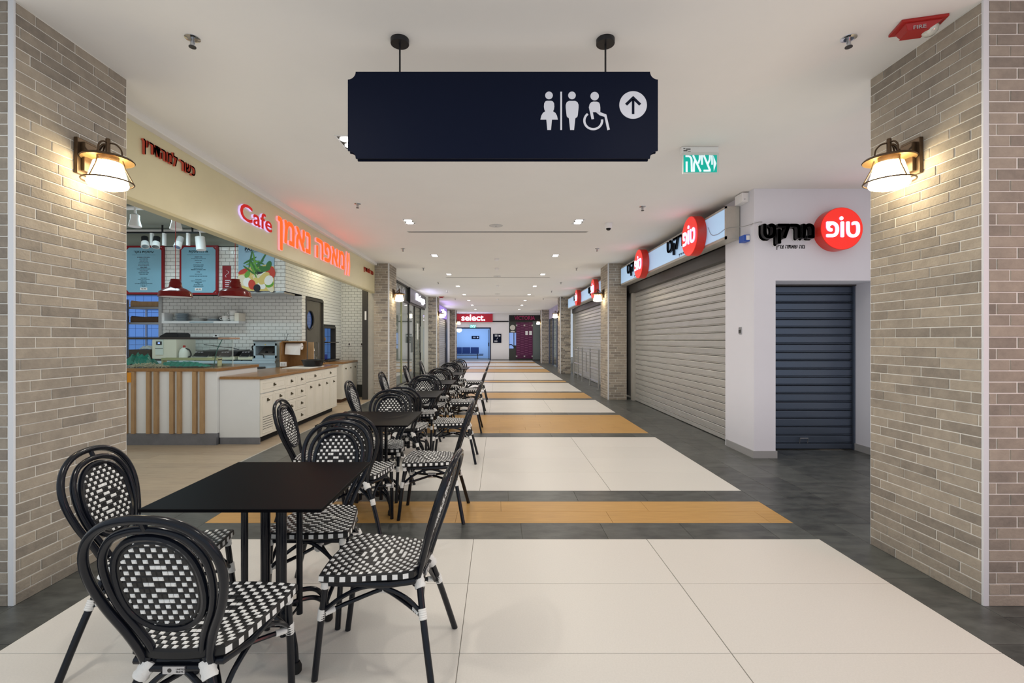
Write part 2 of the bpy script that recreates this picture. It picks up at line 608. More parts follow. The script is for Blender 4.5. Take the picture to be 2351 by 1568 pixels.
strips = [(whites[i][1], whites[i + 1][0]) for i in range(len(whites) - 1)]
for k, (y0, y1) in enumerate(strips):
    g = 0.29
    dark_row(y0, y0 + g, off=0.27)
    dark_row(y1 - g, y1, off=0.35)
    n = max(1, round((y1 - y0 - 2 * g) / 0.232))
    st = (y1 - y0 - 2 * g) / n
    for r in range(n):
        x = -2.23 - [0.5, 0.15, 0.95, 0.7][(r + k) % 4]
        while x < 2.237:
            a, b = max(x, -2.23), min(x + 1.2, 2.237)
            if b - a > .03:
                planks.append((a + .001, y0 + g + r * st + .0008, b - a - .002, st - .0016))
            x += 1.2
dark_row(31.5, END, off=0.3)
PIL = [(2.465, 3.22), (10.95, 11.715), (19.44, 20.2), (27.93, 28.69)]
cols = [(2.237, 2.53, .0), (2.53, 2.832, .35), (2.832, 3.16, .1), (-2.53, -2.23, .0), (-2.92, -2.53, .3)]
for (a, b, ph) in cols:
    y = -1.443 + ph * 0.6 - 0.6
    while y < END:
        y2 = min(y + 0.6, END)
        dark.append((a + .0015, y + .0015, b - a - .003, y2 - y - .003))
        y += 0.6
x = 3.16
i = 0
while x < 6.0:
    y = -1.0 + [.2, .5, .05, .35][i % 4]
    while y < 5.9:
        dark.append((x + .0015, y + .0015, .297, .597))
        y += 0.6
    x += 0.3
    i += 1
fill_pieces('dark_tile', dark, floor, (0, 0, -0.004), X, Y, Z, 0.004, 0.0008, tile_d, rank=lambda r: abs(r[1] - 3.5) if r[1] > 0 else 20 - r[1])
fill_pieces('wood_plank', planks, floor, (0, 0, -0.004), X, Y, Z, 0.004, 0.0006, wood_fl)
# cafe floor of pale planks, laid across
cf = MB().box(-8.0, -2.925, 3.0, 11.45, -0.0035, -0.002).build('floor', joint_m)
tag(cf, 'cafe floor of pale oak planks behind the dark threshold', 'floor', kind='structure')
rects = [(x, y, w, h) for (x, y, w, h) in course_rects(5.0, 8.4, 1.2, 0.19, 0.002, [0.1, 0.7, 0.35, 0.95, 0.5])]
fill_pieces('wood_plank', rects, cf, (-7.93, 3.03, -0.002), X, Y, Z, 0.003, 0.0006, wood_cafe, rank=lambda r: -r[0])
tag(MB().box(-2.945, -2.92, 3.22, 10.9, -0.002, 0.003).build('trim_1', alu_frame), 'pale metal threshold strip between slate border and cafe planks', 'trim', kind='structure')

# ------------------------------------------------------------------ ceiling
ceil = MB().box(-2.87, 6.2, -1.6, END + .2, CEIL, CEIL + .12).build('ceiling', paint_white)
tag(ceil, 'plain off-white plaster ceiling over the corridor', 'ceiling', kind='structure')
c2 = MB().box(-8.2, -2.86, 2.2, 11.6, 3.3, 3.4).build('ceiling', cafe_ceil)
tag(c2, 'dark grey-green ceiling inside the cafe', 'ceiling', kind='structure')
c3 = MB().box(-8.2, -2.86, 11.6, END, CEIL, CEIL + .1).build('ceiling', paint_white)
tag(c3, 'white ceiling inside the glazed shops on the cafe side', 'ceiling', kind='structure')
tag(MB().box(-2.90, -2.80, 3.2, 10.9, 3.105, CEIL + .02).build('trim_2', paint_white, bevel=.01), 'plaster edge along the ceiling above the cream fascia', 'trim', kind='structure')

# ------------------------------------------------------------------ brick pillars
names = ['nearest', 'second', 'third', 'farthest']
for side in (-1, 1):
    sname = 'cafe side' if side < 0 else 'shutter side'
    for k, (y0, y1) in enumerate(PIL):
        wd = 0.36 if side < 0 else 0.44
        xi = side * 2.53
        p = thing('pillar', (xi + side * wd / 2, (y0 + y1) / 2, 0), 'grey-brown brick pillar on the %s, %s of its row' % (sname, names[k]), 'pillar', kind='structure')
        a, b = sorted((xi + side * .005, xi + side * wd))
        MB().box(a, b, y0 + .005, y1, 0, CEIL).build('core', mortar_m, p)
        a, b = sorted((xi, xi + side * .03))
        MB().box(a, b, y0, y0 + .012, 0, CEIL).build('corner_bead', bead_m, p, bevel=.003)
        cap = 300 if k < 2 else 0
        # inner face (towards the walkway)
        off = [0.04, 0.16, 0.10, 0.215, 0.0, 0.13]
        d = y1 - y0 - .02
        inner = course_rects(d, CEIL, 0.241, 0.0586, 0.006, off)
        fw = wd - .036
        front = course_rects(fw, CEIL, 0.241, 0.0586, 0.006, [0.05, 0.13, 0.2, 0.09])
        if side < 0:
            A = (V((xi + side * .005, y0 + .014, 0)), Y, Z, X)
            B = (V((xi - wd, y0 + .005, 0)), X, Z, -Y)
        else:
            A = (V((xi + side * .005, y1 - .006, 0)), -Y, Z, -X)
            B = (V((xi + .033, y0 + .005, 0)), X, Z, -Y)
        if k < 2:
            fill_pieces('brick', inner, p, *A, 0.0042, .0018, brick_m, cap=220, jitter=.0012)
            fill_pieces('brick', front, p, *B, 0.0042, .0018, brick_m, cap=80, jitter=.0012, rank=lambda r: (-r[0] if side < 0 else r[0]))
        else:
            mb = MB()
            for R, fr in ((inner, A), (front, B)):
                for (x, y, w, h) in R:
                    i0 = len(mb.m)
                    joined_piece(mb, fr[0] + fr[1] * x + fr[2] * y, fr[1], fr[2], fr[3], w, h, .0042, .0018)
                    sh_i = random.randrange(3)
                    mb.m[i0:] = [sh_i] * (len(mb.m) - i0)
            tag(mb.build('brick_courses', brick_sh, p), kind='stuff')

# ------------------------------------------------------------------ right side: white pier with the small shutter
YW = 5.55
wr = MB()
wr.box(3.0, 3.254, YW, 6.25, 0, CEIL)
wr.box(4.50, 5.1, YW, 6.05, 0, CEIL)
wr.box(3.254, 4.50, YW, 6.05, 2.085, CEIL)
wr = wr.build('wall_right', M('glow_tinted_wall_paint', (0.66, 0.66, 0.71), 0.7, var=0.05, vscale=2.0))  # white wall's paint toned lavender-grey for the sign glow and shade on it
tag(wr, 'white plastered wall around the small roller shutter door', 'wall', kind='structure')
tag(MB().box(3.254, 5.1, 6.15, 6.25, 0, CEIL).build('wall_right', dark_steel), 'dark wall closing the recess behind the small shutter', 'wall', kind='structure')
tag(MB().box(3.26, 3.36, 6.25, 11.8, 0, CEIL).build('wall_right', dark_steel), 'dark wall behind the wide roller shutter', 'wall', kind='structure')
tag(MB().box(3.26, 3.36, 11.8, 20.3, 0, CEIL).build('wall_right', dark_steel), 'dark wall behind the farther roller shutter', 'wall', kind='structure')
tag(MB().box(5.1, 5.2, 3.9, 6.25, 0, CEIL).build('wall_right', wall_white), 'white side wall of the shutter recess behind the brick pillar', 'wall', kind='structure')
bs = MB()
bs.box(2.985, 3.256, YW - .014, YW, 0, .085)
bs.box(2.985, 3.0, YW, 6.2, 0, .085)
bs.box(3.254, 3.268, YW - .014, 5.98, 0, .085)
bs.box(4.486, 4.50, YW - .014, 5.98, 0, .085)
bs.box(4.486, 5.1, YW - .014, YW, 0, .085)
tag(bs.build('baseboard_right', grey_base, bevel=.002), 'grey skirting around the foot of the white pier', 'baseboard', kind='structure')


def slat_shape(pitch, length, along, out):
    """one interlocking shutter lath: flat face, rolled lip and groove"""
    h = pitch
    prof = [(-.004, 0), (.004, .001), (.015, .006), (.016, .013), (.004, .018), (.003, .021), (.011, .025), (.012, h - .012), (.008, h - .005), (-.004, h - .002)]
    mb = MB()
    n = len(prof)
    vs = [V(along) * 0 + V(out) * p[0] + Z * p[1] for p in prof] + [V(along) * length + V(out) * p[0] + Z * p[1] for p in prof]
    mb.add(vs, [(i, n + i, n + i + 1, i + 1) for i in range(n - 1)])
    mb.add(vs, [tuple(range(n)), tuple(range(2 * n - 1, n - 1, -1))])
    return mb


def shutter(name_label, org, along, out, length, z0, z1, pitch, mat, extra=None):
    t = thing('roller_shutter', org, name_label, 'shutter')
    n = int(round((z1 - z0) / pitch))
    pitch = (z1 - z0) / n
    mb = slat_shape(pitch, length, along, out)
    mb.v = [tuple(V(p) + V(org)) for p in mb.v]
    base = mb.build('slat', mat, t)
    for k in range(n):
        o = base if k == 0 else base.copy()
        if k:
            C.objects.link(o)
        o.location = (0, 0, z0 + k * pitch)
    # bottom bar
    b = MB()
    p0 = V(org) + V(out) * .02
    p1 = V(org) + V(along) * length - V(out) * .004
    b.box(min(p0.x, p1.x), max(p0.x, p1.x), min(p0.y, p1.y), max(p0.y, p1.y), .012, z0)
    b.build('bottom_bar', mat, t, bevel=.003)
    return t


# small shutter (faces the camera)
sh = shutter('narrow dark blue-grey roller shutter closed in the white wall', (3.256, 6.0, 0), X, -Y, 1.242, .075, 2.068, .103, shutter_d)
MB().tube([(3.80, 5.965, .085), (3.80, 5.955, .15), (3.90, 5.955, .15), (3.90, 5.965, .085)], .006, 8).build('pull_handle', steel, sh)
MB().box(3.256, 4.498, 5.94, 6.03, 2.068, 2.084).build('roll_housing', dark_steel, sh, bevel=.003)
for xx in (3.256, 4.474):
    MB().box(xx, xx + .024, 5.955, 5.985, 0, 2.068).build('guide_rail', shutter_d, sh)
# wide shutter between pier and second pillar (faces the walkway)
sh = shutter('wide galvanised roller shutter between the white pier and second pillar', (3.14, 10.78, 0), -Y, -X, 4.52, .07, 2.47, .111, shutter_m)
MB().box(3.02, 3.19, 6.26, 10.93, 2.46, 2.64).build('roll_housing', dark_steel, sh, bevel=.006)
MB().box(3.06, 3.20, 10.78, 10.93, 0, 2.46).build('guide_rail', alu_frame, sh, bevel=.004)
MB().box(3.10, 3.20, 6.25, 6.275, 0, 2.46).build('guide_rail', dark_steel, sh)
sh = shutter('galvanised roller shutter behind the steel barrier, beyond the second pillar', (3.14, 19.25, 0), -Y, -X, 7.3, .07, 2.47, .111, shutter_m)
MB().box(3.02, 3.19, 11.75, 19.4, 2.46, 2.64).build('roll_housing', dark_steel, sh, bevel=.006)
MB().box(3.06, 3.20, 19.25, 19.42, 0, 2.46).build('guide_rail', alu_frame, sh, bevel=.004)

# ------------------------------------------------------------------ wide light box signs on the right


def top_disc(t, cy, zc, xf, r, xd, nd, sub=False):
    """red drum with lit white letters; front face centre (xf, cy, zc), facing nd"""
    c = V((xf, cy, zc))
    dep = .125
    prof = [(r - .006, 0), (r, .006), (r, dep)]
    mb = MB()
    mb.prism(circ(0, 0, r, 48), c - nd * dep, xd, Z, nd, 0, dep - .004)
    mb.build('drum', red_rim, t)
    MB().prism(circ(0, 0, r - .006, 48), c, xd, Z, nd, -.006, .002).build('disc_face', red_disc, t)
    lm = MB()
    w, h = r * 1.52, r * .74
    for a, b, bold in ((0, .012, .022),):
        text_mb(lm, 'טופ', c - xd * (w / 2) - Z * (h * .56), xd, Z, nd, w, h, .010, 0, 1, bold, .002, True)
    lm.prism(circ(-xd.dot(xd) * 0 + r * -.04, r * .47, r * .095, 16), c, xd, Z, nd, .002, .012, 0, 1)
    lo = lm.build('disc_lettering', [lit_white, lit_lilac], t)
    return t


def market_letters(t, org, xd, nd, w, h, dep, bold):
    lm = MB()
    text_mb(lm, 'מרקט', org, xd, Z, nd, w, h, dep, 0, 0, bold, .012, True)
    lm.build('black_lettering', black_letter, t)


def light_box(y0, y1, discs, label):
    t = thing('light_box_sign', (2.9, (y0 + y1) / 2, 2.64), label, 'sign')
    zb, zt = 2.64, 3.045
    b = MB()
    b.box(2.835, 2.99, y0, y1, zb, zt)
    b.build('housing', alu_frame, t, bevel=.004)
    fr = MB()
    fr.box(2.818, 2.835, y0, y1, zb, zb + .035).box(2.818, 2.835, y0, y1, zt - .025, zt).box(2.818, 2.835, y0, y0 + .03, zb, zt).box(2.818, 2.835, y1 - .03, y1, zb, zt)
    fr.build('frame', alu_frame, t)
    MB().box(2.826, 2.836, y0 + .03, y1 - .03, zb + .035, zt - .025).build('lit_panel', light_blue_face, t)
    for (cy, zc) in discs:
        top_disc(t, cy, zc, 2.685, .275, -Y, -X)
        market_letters(t, V((2.826, cy + 1.18, zc - .105)), -Y, -X, .93, .265, .03, .012)
        lm = MB()
        text_mb(lm, 'מה שאתה צריך', V((2.826, cy + .76, 2.69)), -Y, Z, -X, .46, .042, .004, 0, 0, .01, .0, True)
        lm.build('small_lettering', black_letter, t)
    return t


light_box(5.86, 10.92, [(6.65, 2.845), (9.08, 2.845)], 'long pale blue light box sign with two red discs above the wide shutter')
light_box(12.0, 19.2, [(13.5, 2.845), (16.35, 2.845)], 'farther pale blue light box sign with two red discs beyond the second pillar')
t = thing('wall_sign', (3.6, YW, 2.65), 'red disc sign with black letters on the white wall', 'sign')
top_disc(t, 3.935, 2.665, 0, .245, X, -Y) if False else None
cc = V((3.935, YW - .135, 2.665))
MB().prism(circ(0, 0, .243, 56), cc, X, Z, -Y, -.135, -.004).build('drum', red_rim, t)
MB().prism(circ(0, 0, .238, 56), cc, X, Z, -Y, -.006, .002).build('disc_face', red_disc, t)
lm = MB()
text_mb(lm, 'טופ', cc + V((-.185, 0, -.105)), X, Z, -Y, 0.385, .185, .010, 0, 1, .03, .002, True)
lm.prism(circ(-.012, .115, .022, 18), cc, X, Z, -Y, .002, .012, 0, 1)
lm.build('disc_lettering', [lit_white, lit_lilac], t)
lm = MB()
text_mb(lm, 'מרקט', V((3.055, YW - .02, 2.50)), X, Z, -Y, .60, .235, .05, 0, 0, .045, .02, True)
lm.build('black_lettering', black_letter, t)
lm = MB()
text_mb(lm, 'מרקט', V((3.04, YW - .004, 2.482)), X, Z, -Y, .62, .255, .012, 0, 0, .05, .0, True)
lm.build('letter_backing', white_plastic, t)
lm = MB()
text_mb(lm, 'מה שאתה צריך', V((3.245, YW, 2.445)), X, Z, -Y, .35, .058, .004, 0, 0, .012, 0, True)
lm.build('small_lettering', black_letter, t)
# cable, junction box, little siren box, switch plate
cb = MB().tube(smooth_path([(2.82, 6.36, 2.90), (2.815, 6.25, 2.78), (2.815, 6.10, 2.745), (2.82, 5.98, 2.755), (2.83, 5.84, 2.77), (2.95, 5.70, 2.755), (3.02, YW - .03, 2.76), (3.08, YW - .03, 2.765)], 6), .0035, 6)
tag(cb.build('loose_cable', flat('grey_cable', (.25, .25, .24)), loc=(2.95, 5.8, 2.75)), 'thin loose cable drooping from the light box to the wall sign', 'cable')
t = thing('alarm_box', (2.965, 5.70, 2.60), 'small blue alarm box under the near end of the light box', 'alarm box')
MB().box(2.93, 3.0, 5.64, 5.76, 2.565, 2.645).build('body', flat('blue_plastic', (.02, .08, .40), .4), t, bevel=.006)
MB().box(2.955, 2.995, 5.632, 5.64, 2.58, 2.635).build('white_label', white_plastic, t)
t = thing('wall_box', (2.97, 5.75, 3.10), 'small white junction box at the ceiling above the pier', 'junction box')
MB().box(2.92, 3.0, 5.66, 5.84, 3.045, 3.155).build('body', white_plastic, t, bevel=.006)
MB().lathe([(.006, 0), (.006, .004)], (2.95, 5.656, 3.075), 10, 'y').build('screw', steel, t)
t = thing('key_switch', (2.995, 5.86, 1.5), 'small dark key switch plate on the white pier', 'switch')
MB().box(2.988, 3.0, 5.825, 5.885, 1.46, 1.545).build('plate', steel, t, bevel=.003)
MB().box(2.982, 2.99, 5.838, 5.872, 1.475, 1.515).build('key_slot', dark_steel, t)

# steel barrier in front of the second shutter
t = thing('steel_barrier', (2.8, 15.3, 0), 'tubular steel queue barrier before the farther shutter', 'barrier')
for yy in (13.2, 14.45, 15.8, 16.6, 17.5):
    p = MB().tube([(2.8, yy, 0), (2.8, yy, 1.11)], .022, 10).build('post', steel, t, smooth=True)
    MB().lathe([(.06, 0), (.06, .008), (.03, .014)], (2.8, yy, 0), 14).build('foot_plate', steel, p)
    MB().lathe([(.03, 0), (.03, .02), (.015, .03)], (2.8, yy, 1.10), 12).build('post_cap', chrome, p)
for a, b in ((13.2, 14.45), (15.8, 17.5)):
    for zz in (1.03, .55, .2):
        MB().tube([(2.8, a, zz), (2.8, b, zz)], .014, 8).build('rail', steel, t, smooth=True)
MB().tube([(2.8, 14.45, 1.0), (2.8, 15.1, 1.0), (2.8, 15.1, .35), (2.8, 14.45, .35)], .014, 8).build('gate_arm', steel, t, smooth=True)
# ------------------------------------------------------------------ cafe: cream fascia with lettering
t = thing('fascia_sign', (-2.87, 7.0, 2.475), 'long cream fascia board with red cafe lettering above the counter', 'sign')
b = MB().box(-2.95, -2.87, 3.20, 7.63, 2.50, 3.125).build('board', cream_m, t)
b = MB().box(-2.95, -2.87, 7.633, 10.92, 2.50, 3.125).build('board', cream_m, t)
MB().box(-2.965, -2.862, 3.20, 10.92, 2.475, 2.50).build('bottom_edge', cream_edge, t, bevel=.004)
MB().box(-2.965, -2.865, 10.90, 10.93, 2.46, 3.125).build('end_cap', cream_m, t)
fx = -2.87


def fasc(s, y0, y1, z0, z1, depth, mats, bold, name, side=True, rtl=True):
    mb = MB()
    text_mb(mb, s, V((fx, y0, z0)), Y, Z, X, y1 - y0, z1 - z0, depth, 0, 1 if side else 0, bold, .004, rtl)
    return mb.build(name, mats, t)


fasc('כשר למהדרין', 3.79, 4.44, 2.885, 3.03, .02, [red_letter, red_letter], .006, 'kosher_lettering')
fasc('כשר למהדרין', 10.05, 10.78, 2.83, 2.965, .015, [red_letter, red_letter], .006, 'kosher_lettering')
fasc('Cafe', 5.2, 5.94, 2.725, 2.92, .022, [cafe_red, cafe_side], .022, 'cafe_lettering', rtl=False)
fasc('מאפה נאמן', 6.08, 8.71, 2.56, 2.995, .026, [orange_face, pink_side], .03, 'name_lettering')
lg = MB()
lg.prism([(8.80, 2.60), (8.86, 2.60), (8.90, 2.80), (8.97, 2.90), (8.95, 3.0), (8.86, 3.05), (8.82, 2.9), (8.84, 2.75)], (fx, 0, 0), Y, Z, X, .004, .03, 0, 1)
lg.prism([(8.95, 2.62), (9.02, 2.60), (9.05, 2.80), (9.02, 3.04), (8.985, 3.04), (9.0, 2.8)], (fx, 0, 0), Y, Z, X, .004, .03, 0, 1)
lg.build('logo_mark', [orange_face, pink_side], t)

# ------------------------------------------------------------------ cafe walls
XS, YB, YL = -3.83, 8.49, 9.2


def tiled_wall(name, label, boxes, fields, cap=300):
    mb = MB()
    for b in boxes:
        mb.box(*b)
    w = mb.build(name, grout_d)
    tag(w, label, 'wall', kind='structure')
    ncap = cap
    for (org, xd, nd, ww, hh, holes) in fields:
        rects = course_rects(ww, hh, .142, .0665, .0042, [0.03, 0.101], holes, minw=.004)
        fill_pieces('tile', rects, w, org, xd, Z, nd, .006, .003, tile_wall, cap=ncap, jitter=.0008, rank=lambda r: -r[1], stuff_name='tile_field', stuff_mat=tile_wall_s)
        ncap = max(0, ncap - len(rects))
    return w


tiled_wall('wall_left', 'white tiled bulkhead carrying the menu boards above the cafe counter',
           [(-7.6, XS, YB, YB + .1, 2.26, 3.07), (-7.6, XS - .02, YB + .1, YL + .1, 2.26, 2.30)],
           [((-7.0, YB, 2.262), X, -Y, -7.0 * -1 + XS, .806, [])])
tag(MB().box(-7.6, XS, YB - .002, YB + .1, 3.07, 3.3).build('wall_left', cafe_ceil), 'dark painted strip over the tiled bulkhead', 'wall', kind='structure')
tiled_wall('wall_left', 'lower white tiled back wall behind the cafe appliances',
           [(-6.58, XS, YL, YL + .1, 0, 2.26), (-7.6, -6.58, YL, YL + .1, 0, 1.05)],
           [((-6.58, YL, .92), X, -Y, -XS * -1 + 6.58, 1.34, [])])
# side wall with the steel door and the pass window
DY0, DY1, DZ = 9.40, 10.27, 2.2
PY0, PY1, PZ0, PZ1 = 10.36, 11.06, .95, 1.66
sw = tiled_wall('wall_left', 'cream tiled side wall with the steel door and hatch',
                [(XS - .1, XS, YB, YL, 2.26, 3.3), (XS - .1, XS, YL, DY0, 0, 3.3), (XS - .1, XS, DY0, DY1, DZ, 3.3), (XS - .1, XS, DY1, PY0, 0, 3.3),
                 (XS - .1, XS, PY0, PY1, PZ1, 3.3), (XS - .1, XS, PY0, PY1, 0, PZ0), (XS - .1, XS, PY1, 11.5, 0, 3.3)],
                [((XS, YB, 2.262), Y, X, 11.5 - YB, 1.03, []),
                 ((XS, YL, .8), Y, X, 11.5 - YL, 1.46, [(DY0 - YL - .03, DY1 - YL + .03, -1, 1.41), (PY0 - YL - .03, PY1 - YL + .03, PZ0 - .83, PZ1 - .77)])], cap=0)
tiled_wall('wall_left', 'narrow cream tiled end wall behind the far cabinet',
           [(XS, -2.92, 11.5, 11.6, 0, 3.3)], [((XS, 11.5, .3), X, -Y, .9, 2.99, [])])
tag(MB().box(-7.7, -7.6, 3.0, 9.3, 0, 3.3).build('wall_left', shop_wall), 'plain far side wall of the cafe', 'wall', kind='structure')
tag(MB().box(-8.2, -2.9, 2.9, 3.0, 0, 3.3).build('wall_left', shop_wall), 'plain near end wall of the cafe behind the brick pillar', 'wall', kind='structure')
# stainless strip under the bulkhead
st = MB().box(-4.95, XS - .02, YB + .002, YB + .45, 2.215, 2.255).build('extractor_edge', steel, loc=(-4.4, YB, 2.2), bevel=.006)
tag(st, 'shallow stainless extractor edge under the tiled bulkhead', 'extractor')
# steel door with porthole
t = thing('door_1', (XS, (DY0 + DY1) / 2, 0), 'stainless steel kitchen door with a round porthole in the tiled wall', 'door', kind='structure')
fr = MB()
fr.box(XS - .06, XS + .02, DY0 - .03, DY0 + .01, 0, DZ + .03).box(XS - .06, XS + .02, DY1 - .01, DY1 + .03, 0, DZ + .03).box(XS - .06, XS + .02, DY0, DY1, DZ - .01, DZ + .035)
fr.build('door_frame', dark_steel, t, bevel=.003)
door_steel = M('door_steel', (0.27, 0.25, 0.22), 0.3, 0.85, var=0.25, vscale=5)
pc = V((0, 9.62, 1.79))
dm = MB()
R_ = .185
outer = []
n = 40
d0, d1 = DY0 + .012, 10.01
sq = []
for i in range(n):
    a = 2 * PI * i / n
    c_, s_ = math.cos(a), math.sin(a)
    tx = min(((d1 - pc.y) if c_ > 0 else (pc.y - d0)) / max(abs(c_), 1e-6), ((DZ - .012 - pc.z) if s_ > 0 else (pc.z - .02)) / max(abs(s_), 1e-6))
    sq.append((pc.y + tx * c_, pc.z + tx * s_))
ci = [(pc.y + R_ * math.cos(2 * PI * i / n), pc.z + R_ * math.sin(2 * PI * i / n)) for i in range(n)]
for dx in (-.012, -.045):
    o_ = len(dm.v)
    vs = [(XS + dx, p[0], p[1]) for p in sq] + [(XS + dx, p[0], p[1]) for p in ci]
    fs = [(i, (i + 1) % n, n + (i + 1) % n, n + i) for i in range(n)]
    dm.add(vs, fs if dx > -.02 else [f[::-1] for f in fs])
# four missing corners of the leaf
for (yy, zz) in ((d0, .02), (d1, .02), (d0, DZ - .012), (d1, DZ - .012)):
    near = sorted(range(n), key=lambda i: (sq[i][0] - yy) ** 2 + (sq[i][1] - zz) ** 2)[:2]
    dm.add([(XS - .012, yy, zz), (XS - .012, *sq[near[0]]), (XS - .012, *sq[near[1]])], [(0, 1, 2)])
leaf = dm.build('door_leaf', door_steel, t)
MB().box(XS - .045, XS - .014, 10.018, DY1 - .012, .02, DZ - .012).build('door_leaf', door_steel, t, bevel=.003)
MB().tube([(XS - .008, pc.y + (R_ + .01) * math.cos(2 * PI * i / 32), pc.z + (R_ + .01) * math.sin(2 * PI * i / 32)) for i in range(32)], .014, 8, True).build('porthole_ring', dark_steel, leaf, smooth=True)
MB().lathe([(R_, 0), (R_, .006)], (XS - .035, pc.y, pc.z), 32, 'x').build('porthole_glass', thin_glass('blue_glass', (.55, .75, .95), .15), leaf)
MB().tube([(XS - .012, 9.95, 1.06), (XS + .04, 9.95, 1.06), (XS + .04, 9.95, 1.33), (XS - .012, 9.95, 1.33)], .011, 8).build('door_handle', steel, leaf, smooth=True)
MB().lathe([(.018, 0), (.018, .012)], (XS - .012, 9.96, 1.0), 14, 'x').build('door_lock', chrome, leaf)
# pass hatch
t = thing('window_1', (XS, (PY0 + PY1) / 2, PZ0), 'dark framed serving hatch with blue light beside the steel door', 'window', kind='structure')
fr = MB()
fr.box(XS - .1, XS + .015, PY0 - .03, PY0 + .01, PZ0 - .03, PZ1 + .03).box(XS - .1, XS + .015, PY1 - .01, PY1 + .03, PZ0 - .03, PZ1 + .03).box(XS - .1, XS + .015, PY0, PY1, PZ1 - .01, PZ1 + .03)
fr.build('window_frame', dark_steel, t)
MB().box(XS - .12, XS + .10, PY0 - .02, PY1 + .03, PZ0 - .035, PZ0).build('window_sill', dark_steel, t, bevel=.003)
MB().box(XS - .3, XS + .09, PY0 + .01, PY1 + .01, 1.32, 1.34).build('shelf', dark_steel, t, bevel=.002)
o = MB().lathe([(.02, -.13), (.055, -.11), (.07, -.04), (.07, .05), (.05, .11), (.02, .13)], (XS - .14, 10.62, 1.405), 14, 'y').build('bread_loaf', flat('bread_crust', (.42, .24, .10), .7), smooth=True, loc=(XS - .14, 10.62, 1.34))
tag(o, 'brown loaf lying on the shelf of the serving hatch', 'bread')
o = MB().box(XS - .2, XS - .06, 10.55, 10.75, PZ0, PZ0 + .11).build('blue_crate', flat('blue_crate_plastic', (.01, .03, .30), .4), bevel=.01, loc=(XS - .13, 10.65, PZ0))
tag(o, 'deep blue plastic crate on the sill of the serving hatch', 'crate')
# kitchen room behind, blue lit
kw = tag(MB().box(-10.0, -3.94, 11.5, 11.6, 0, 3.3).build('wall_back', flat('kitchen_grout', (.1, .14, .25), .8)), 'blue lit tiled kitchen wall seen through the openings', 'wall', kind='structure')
rects = course_rects(5.8, 2.7, .195, .195, .006, [0.0])
fill_pieces('tile', rects, kw, (-9.8, 11.5, .3), X, Z, -Y, .006, .003, kitchen_blue, cap=300, rank=lambda r: r[0])
tag(MB().box(-10.0, -3.94, 9.31, 11.5, 3.0, 3.05).build('ceiling', wall_white), 'kitchen ceiling behind the cafe', 'ceiling', kind='structure')
tag(MB().box(-10.1, -10.0, 9.2, 11.6, 0, 3.3).build('wall_left', kitchen_blue), 'blue side wall of the kitchen beyond the tray rack', 'wall', kind='structure')
tag(MB().box(-10.0, -7.6, 9.2, 9.3, 0, 3.3).build('wall_left', shop_wall), 'near wall of the kitchen beside the cafe', 'wall', kind='structure')
tag(MB().box(-6.60, -6.535, YL - .03, YL + .1, .9, 2.26).build('trim_3', steel, bevel=.003), 'steel jamb at the edge of the kitchen opening', 'trim', kind='structure')
# bread rack with crates in the kitchen opening
t = thing('bread_rack', (-7.05, 9.75, .9), 'steel tray rack standing in the blue lit kitchen opening', 'rack')
for xx in (-7.45, -6.72):
    for yy in (9.5, 10.0):
        MB().box(xx - .015, xx + .015, yy - .015, yy + .015, 0, 2.2).build('upright', steel, t)
for zz in (2.01, 1.70):
    tr = MB()
    tr.box(-7.43, -6.74, 9.48, 10.02, zz, zz + .012).box(-7.43, -6.74, 9.47, 9.485, zz, zz + .04).box(-6.755, -6.74, 9.48, 10.02, zz, zz + .04)
    tr.build('tray', steel, t)
    MB().tube([(-6.74, 9.48, zz + .02), (-6.66, 9.9, zz + .11)], .008, 6).build('tray_support', steel, t)
for zz, lab in ((2.03, 'topmost brown wooden bread crate in the kitchen rack'), (1.72, 'lower dark brown bread crate in the kitchen rack')):
    c_ = thing('bread_crate', (-7.08, 9.72, zz), lab, 'crate')
    m_ = oak_strip if zz > 2 else M('dark_crate_wood', (.12, .07, .035), .6, var=.5, vscale=5)
    MB().box(-7.40, -6.78, 9.5, 9.52, zz - .002, zz + .13).build('side_board', m_, c_, bevel=.003)
    MB().box(-7.40, -6.78, 9.96, 9.98, zz - .002, zz + .16).build('side_board', m_, c_, bevel=.003)
    MB().box(-7.40, -7.38, 9.52, 9.96, zz, zz + .15).build('end_board', m_, c_, bevel=.003)
    MB().box(-6.80, -6.78, 9.52, 9.96, zz, zz + .15).build('end_board', m_, c_, bevel=.003)
    MB().box(-7.38, -6.80, 9.52, 9.96, zz, zz + .01).build('bottom_board', m_, c_)

# ------------------------------------------------------------------ menu boards and posters on the bulkhead


def yb(px, py, d=YB - .012):
    return at(px, py, d)


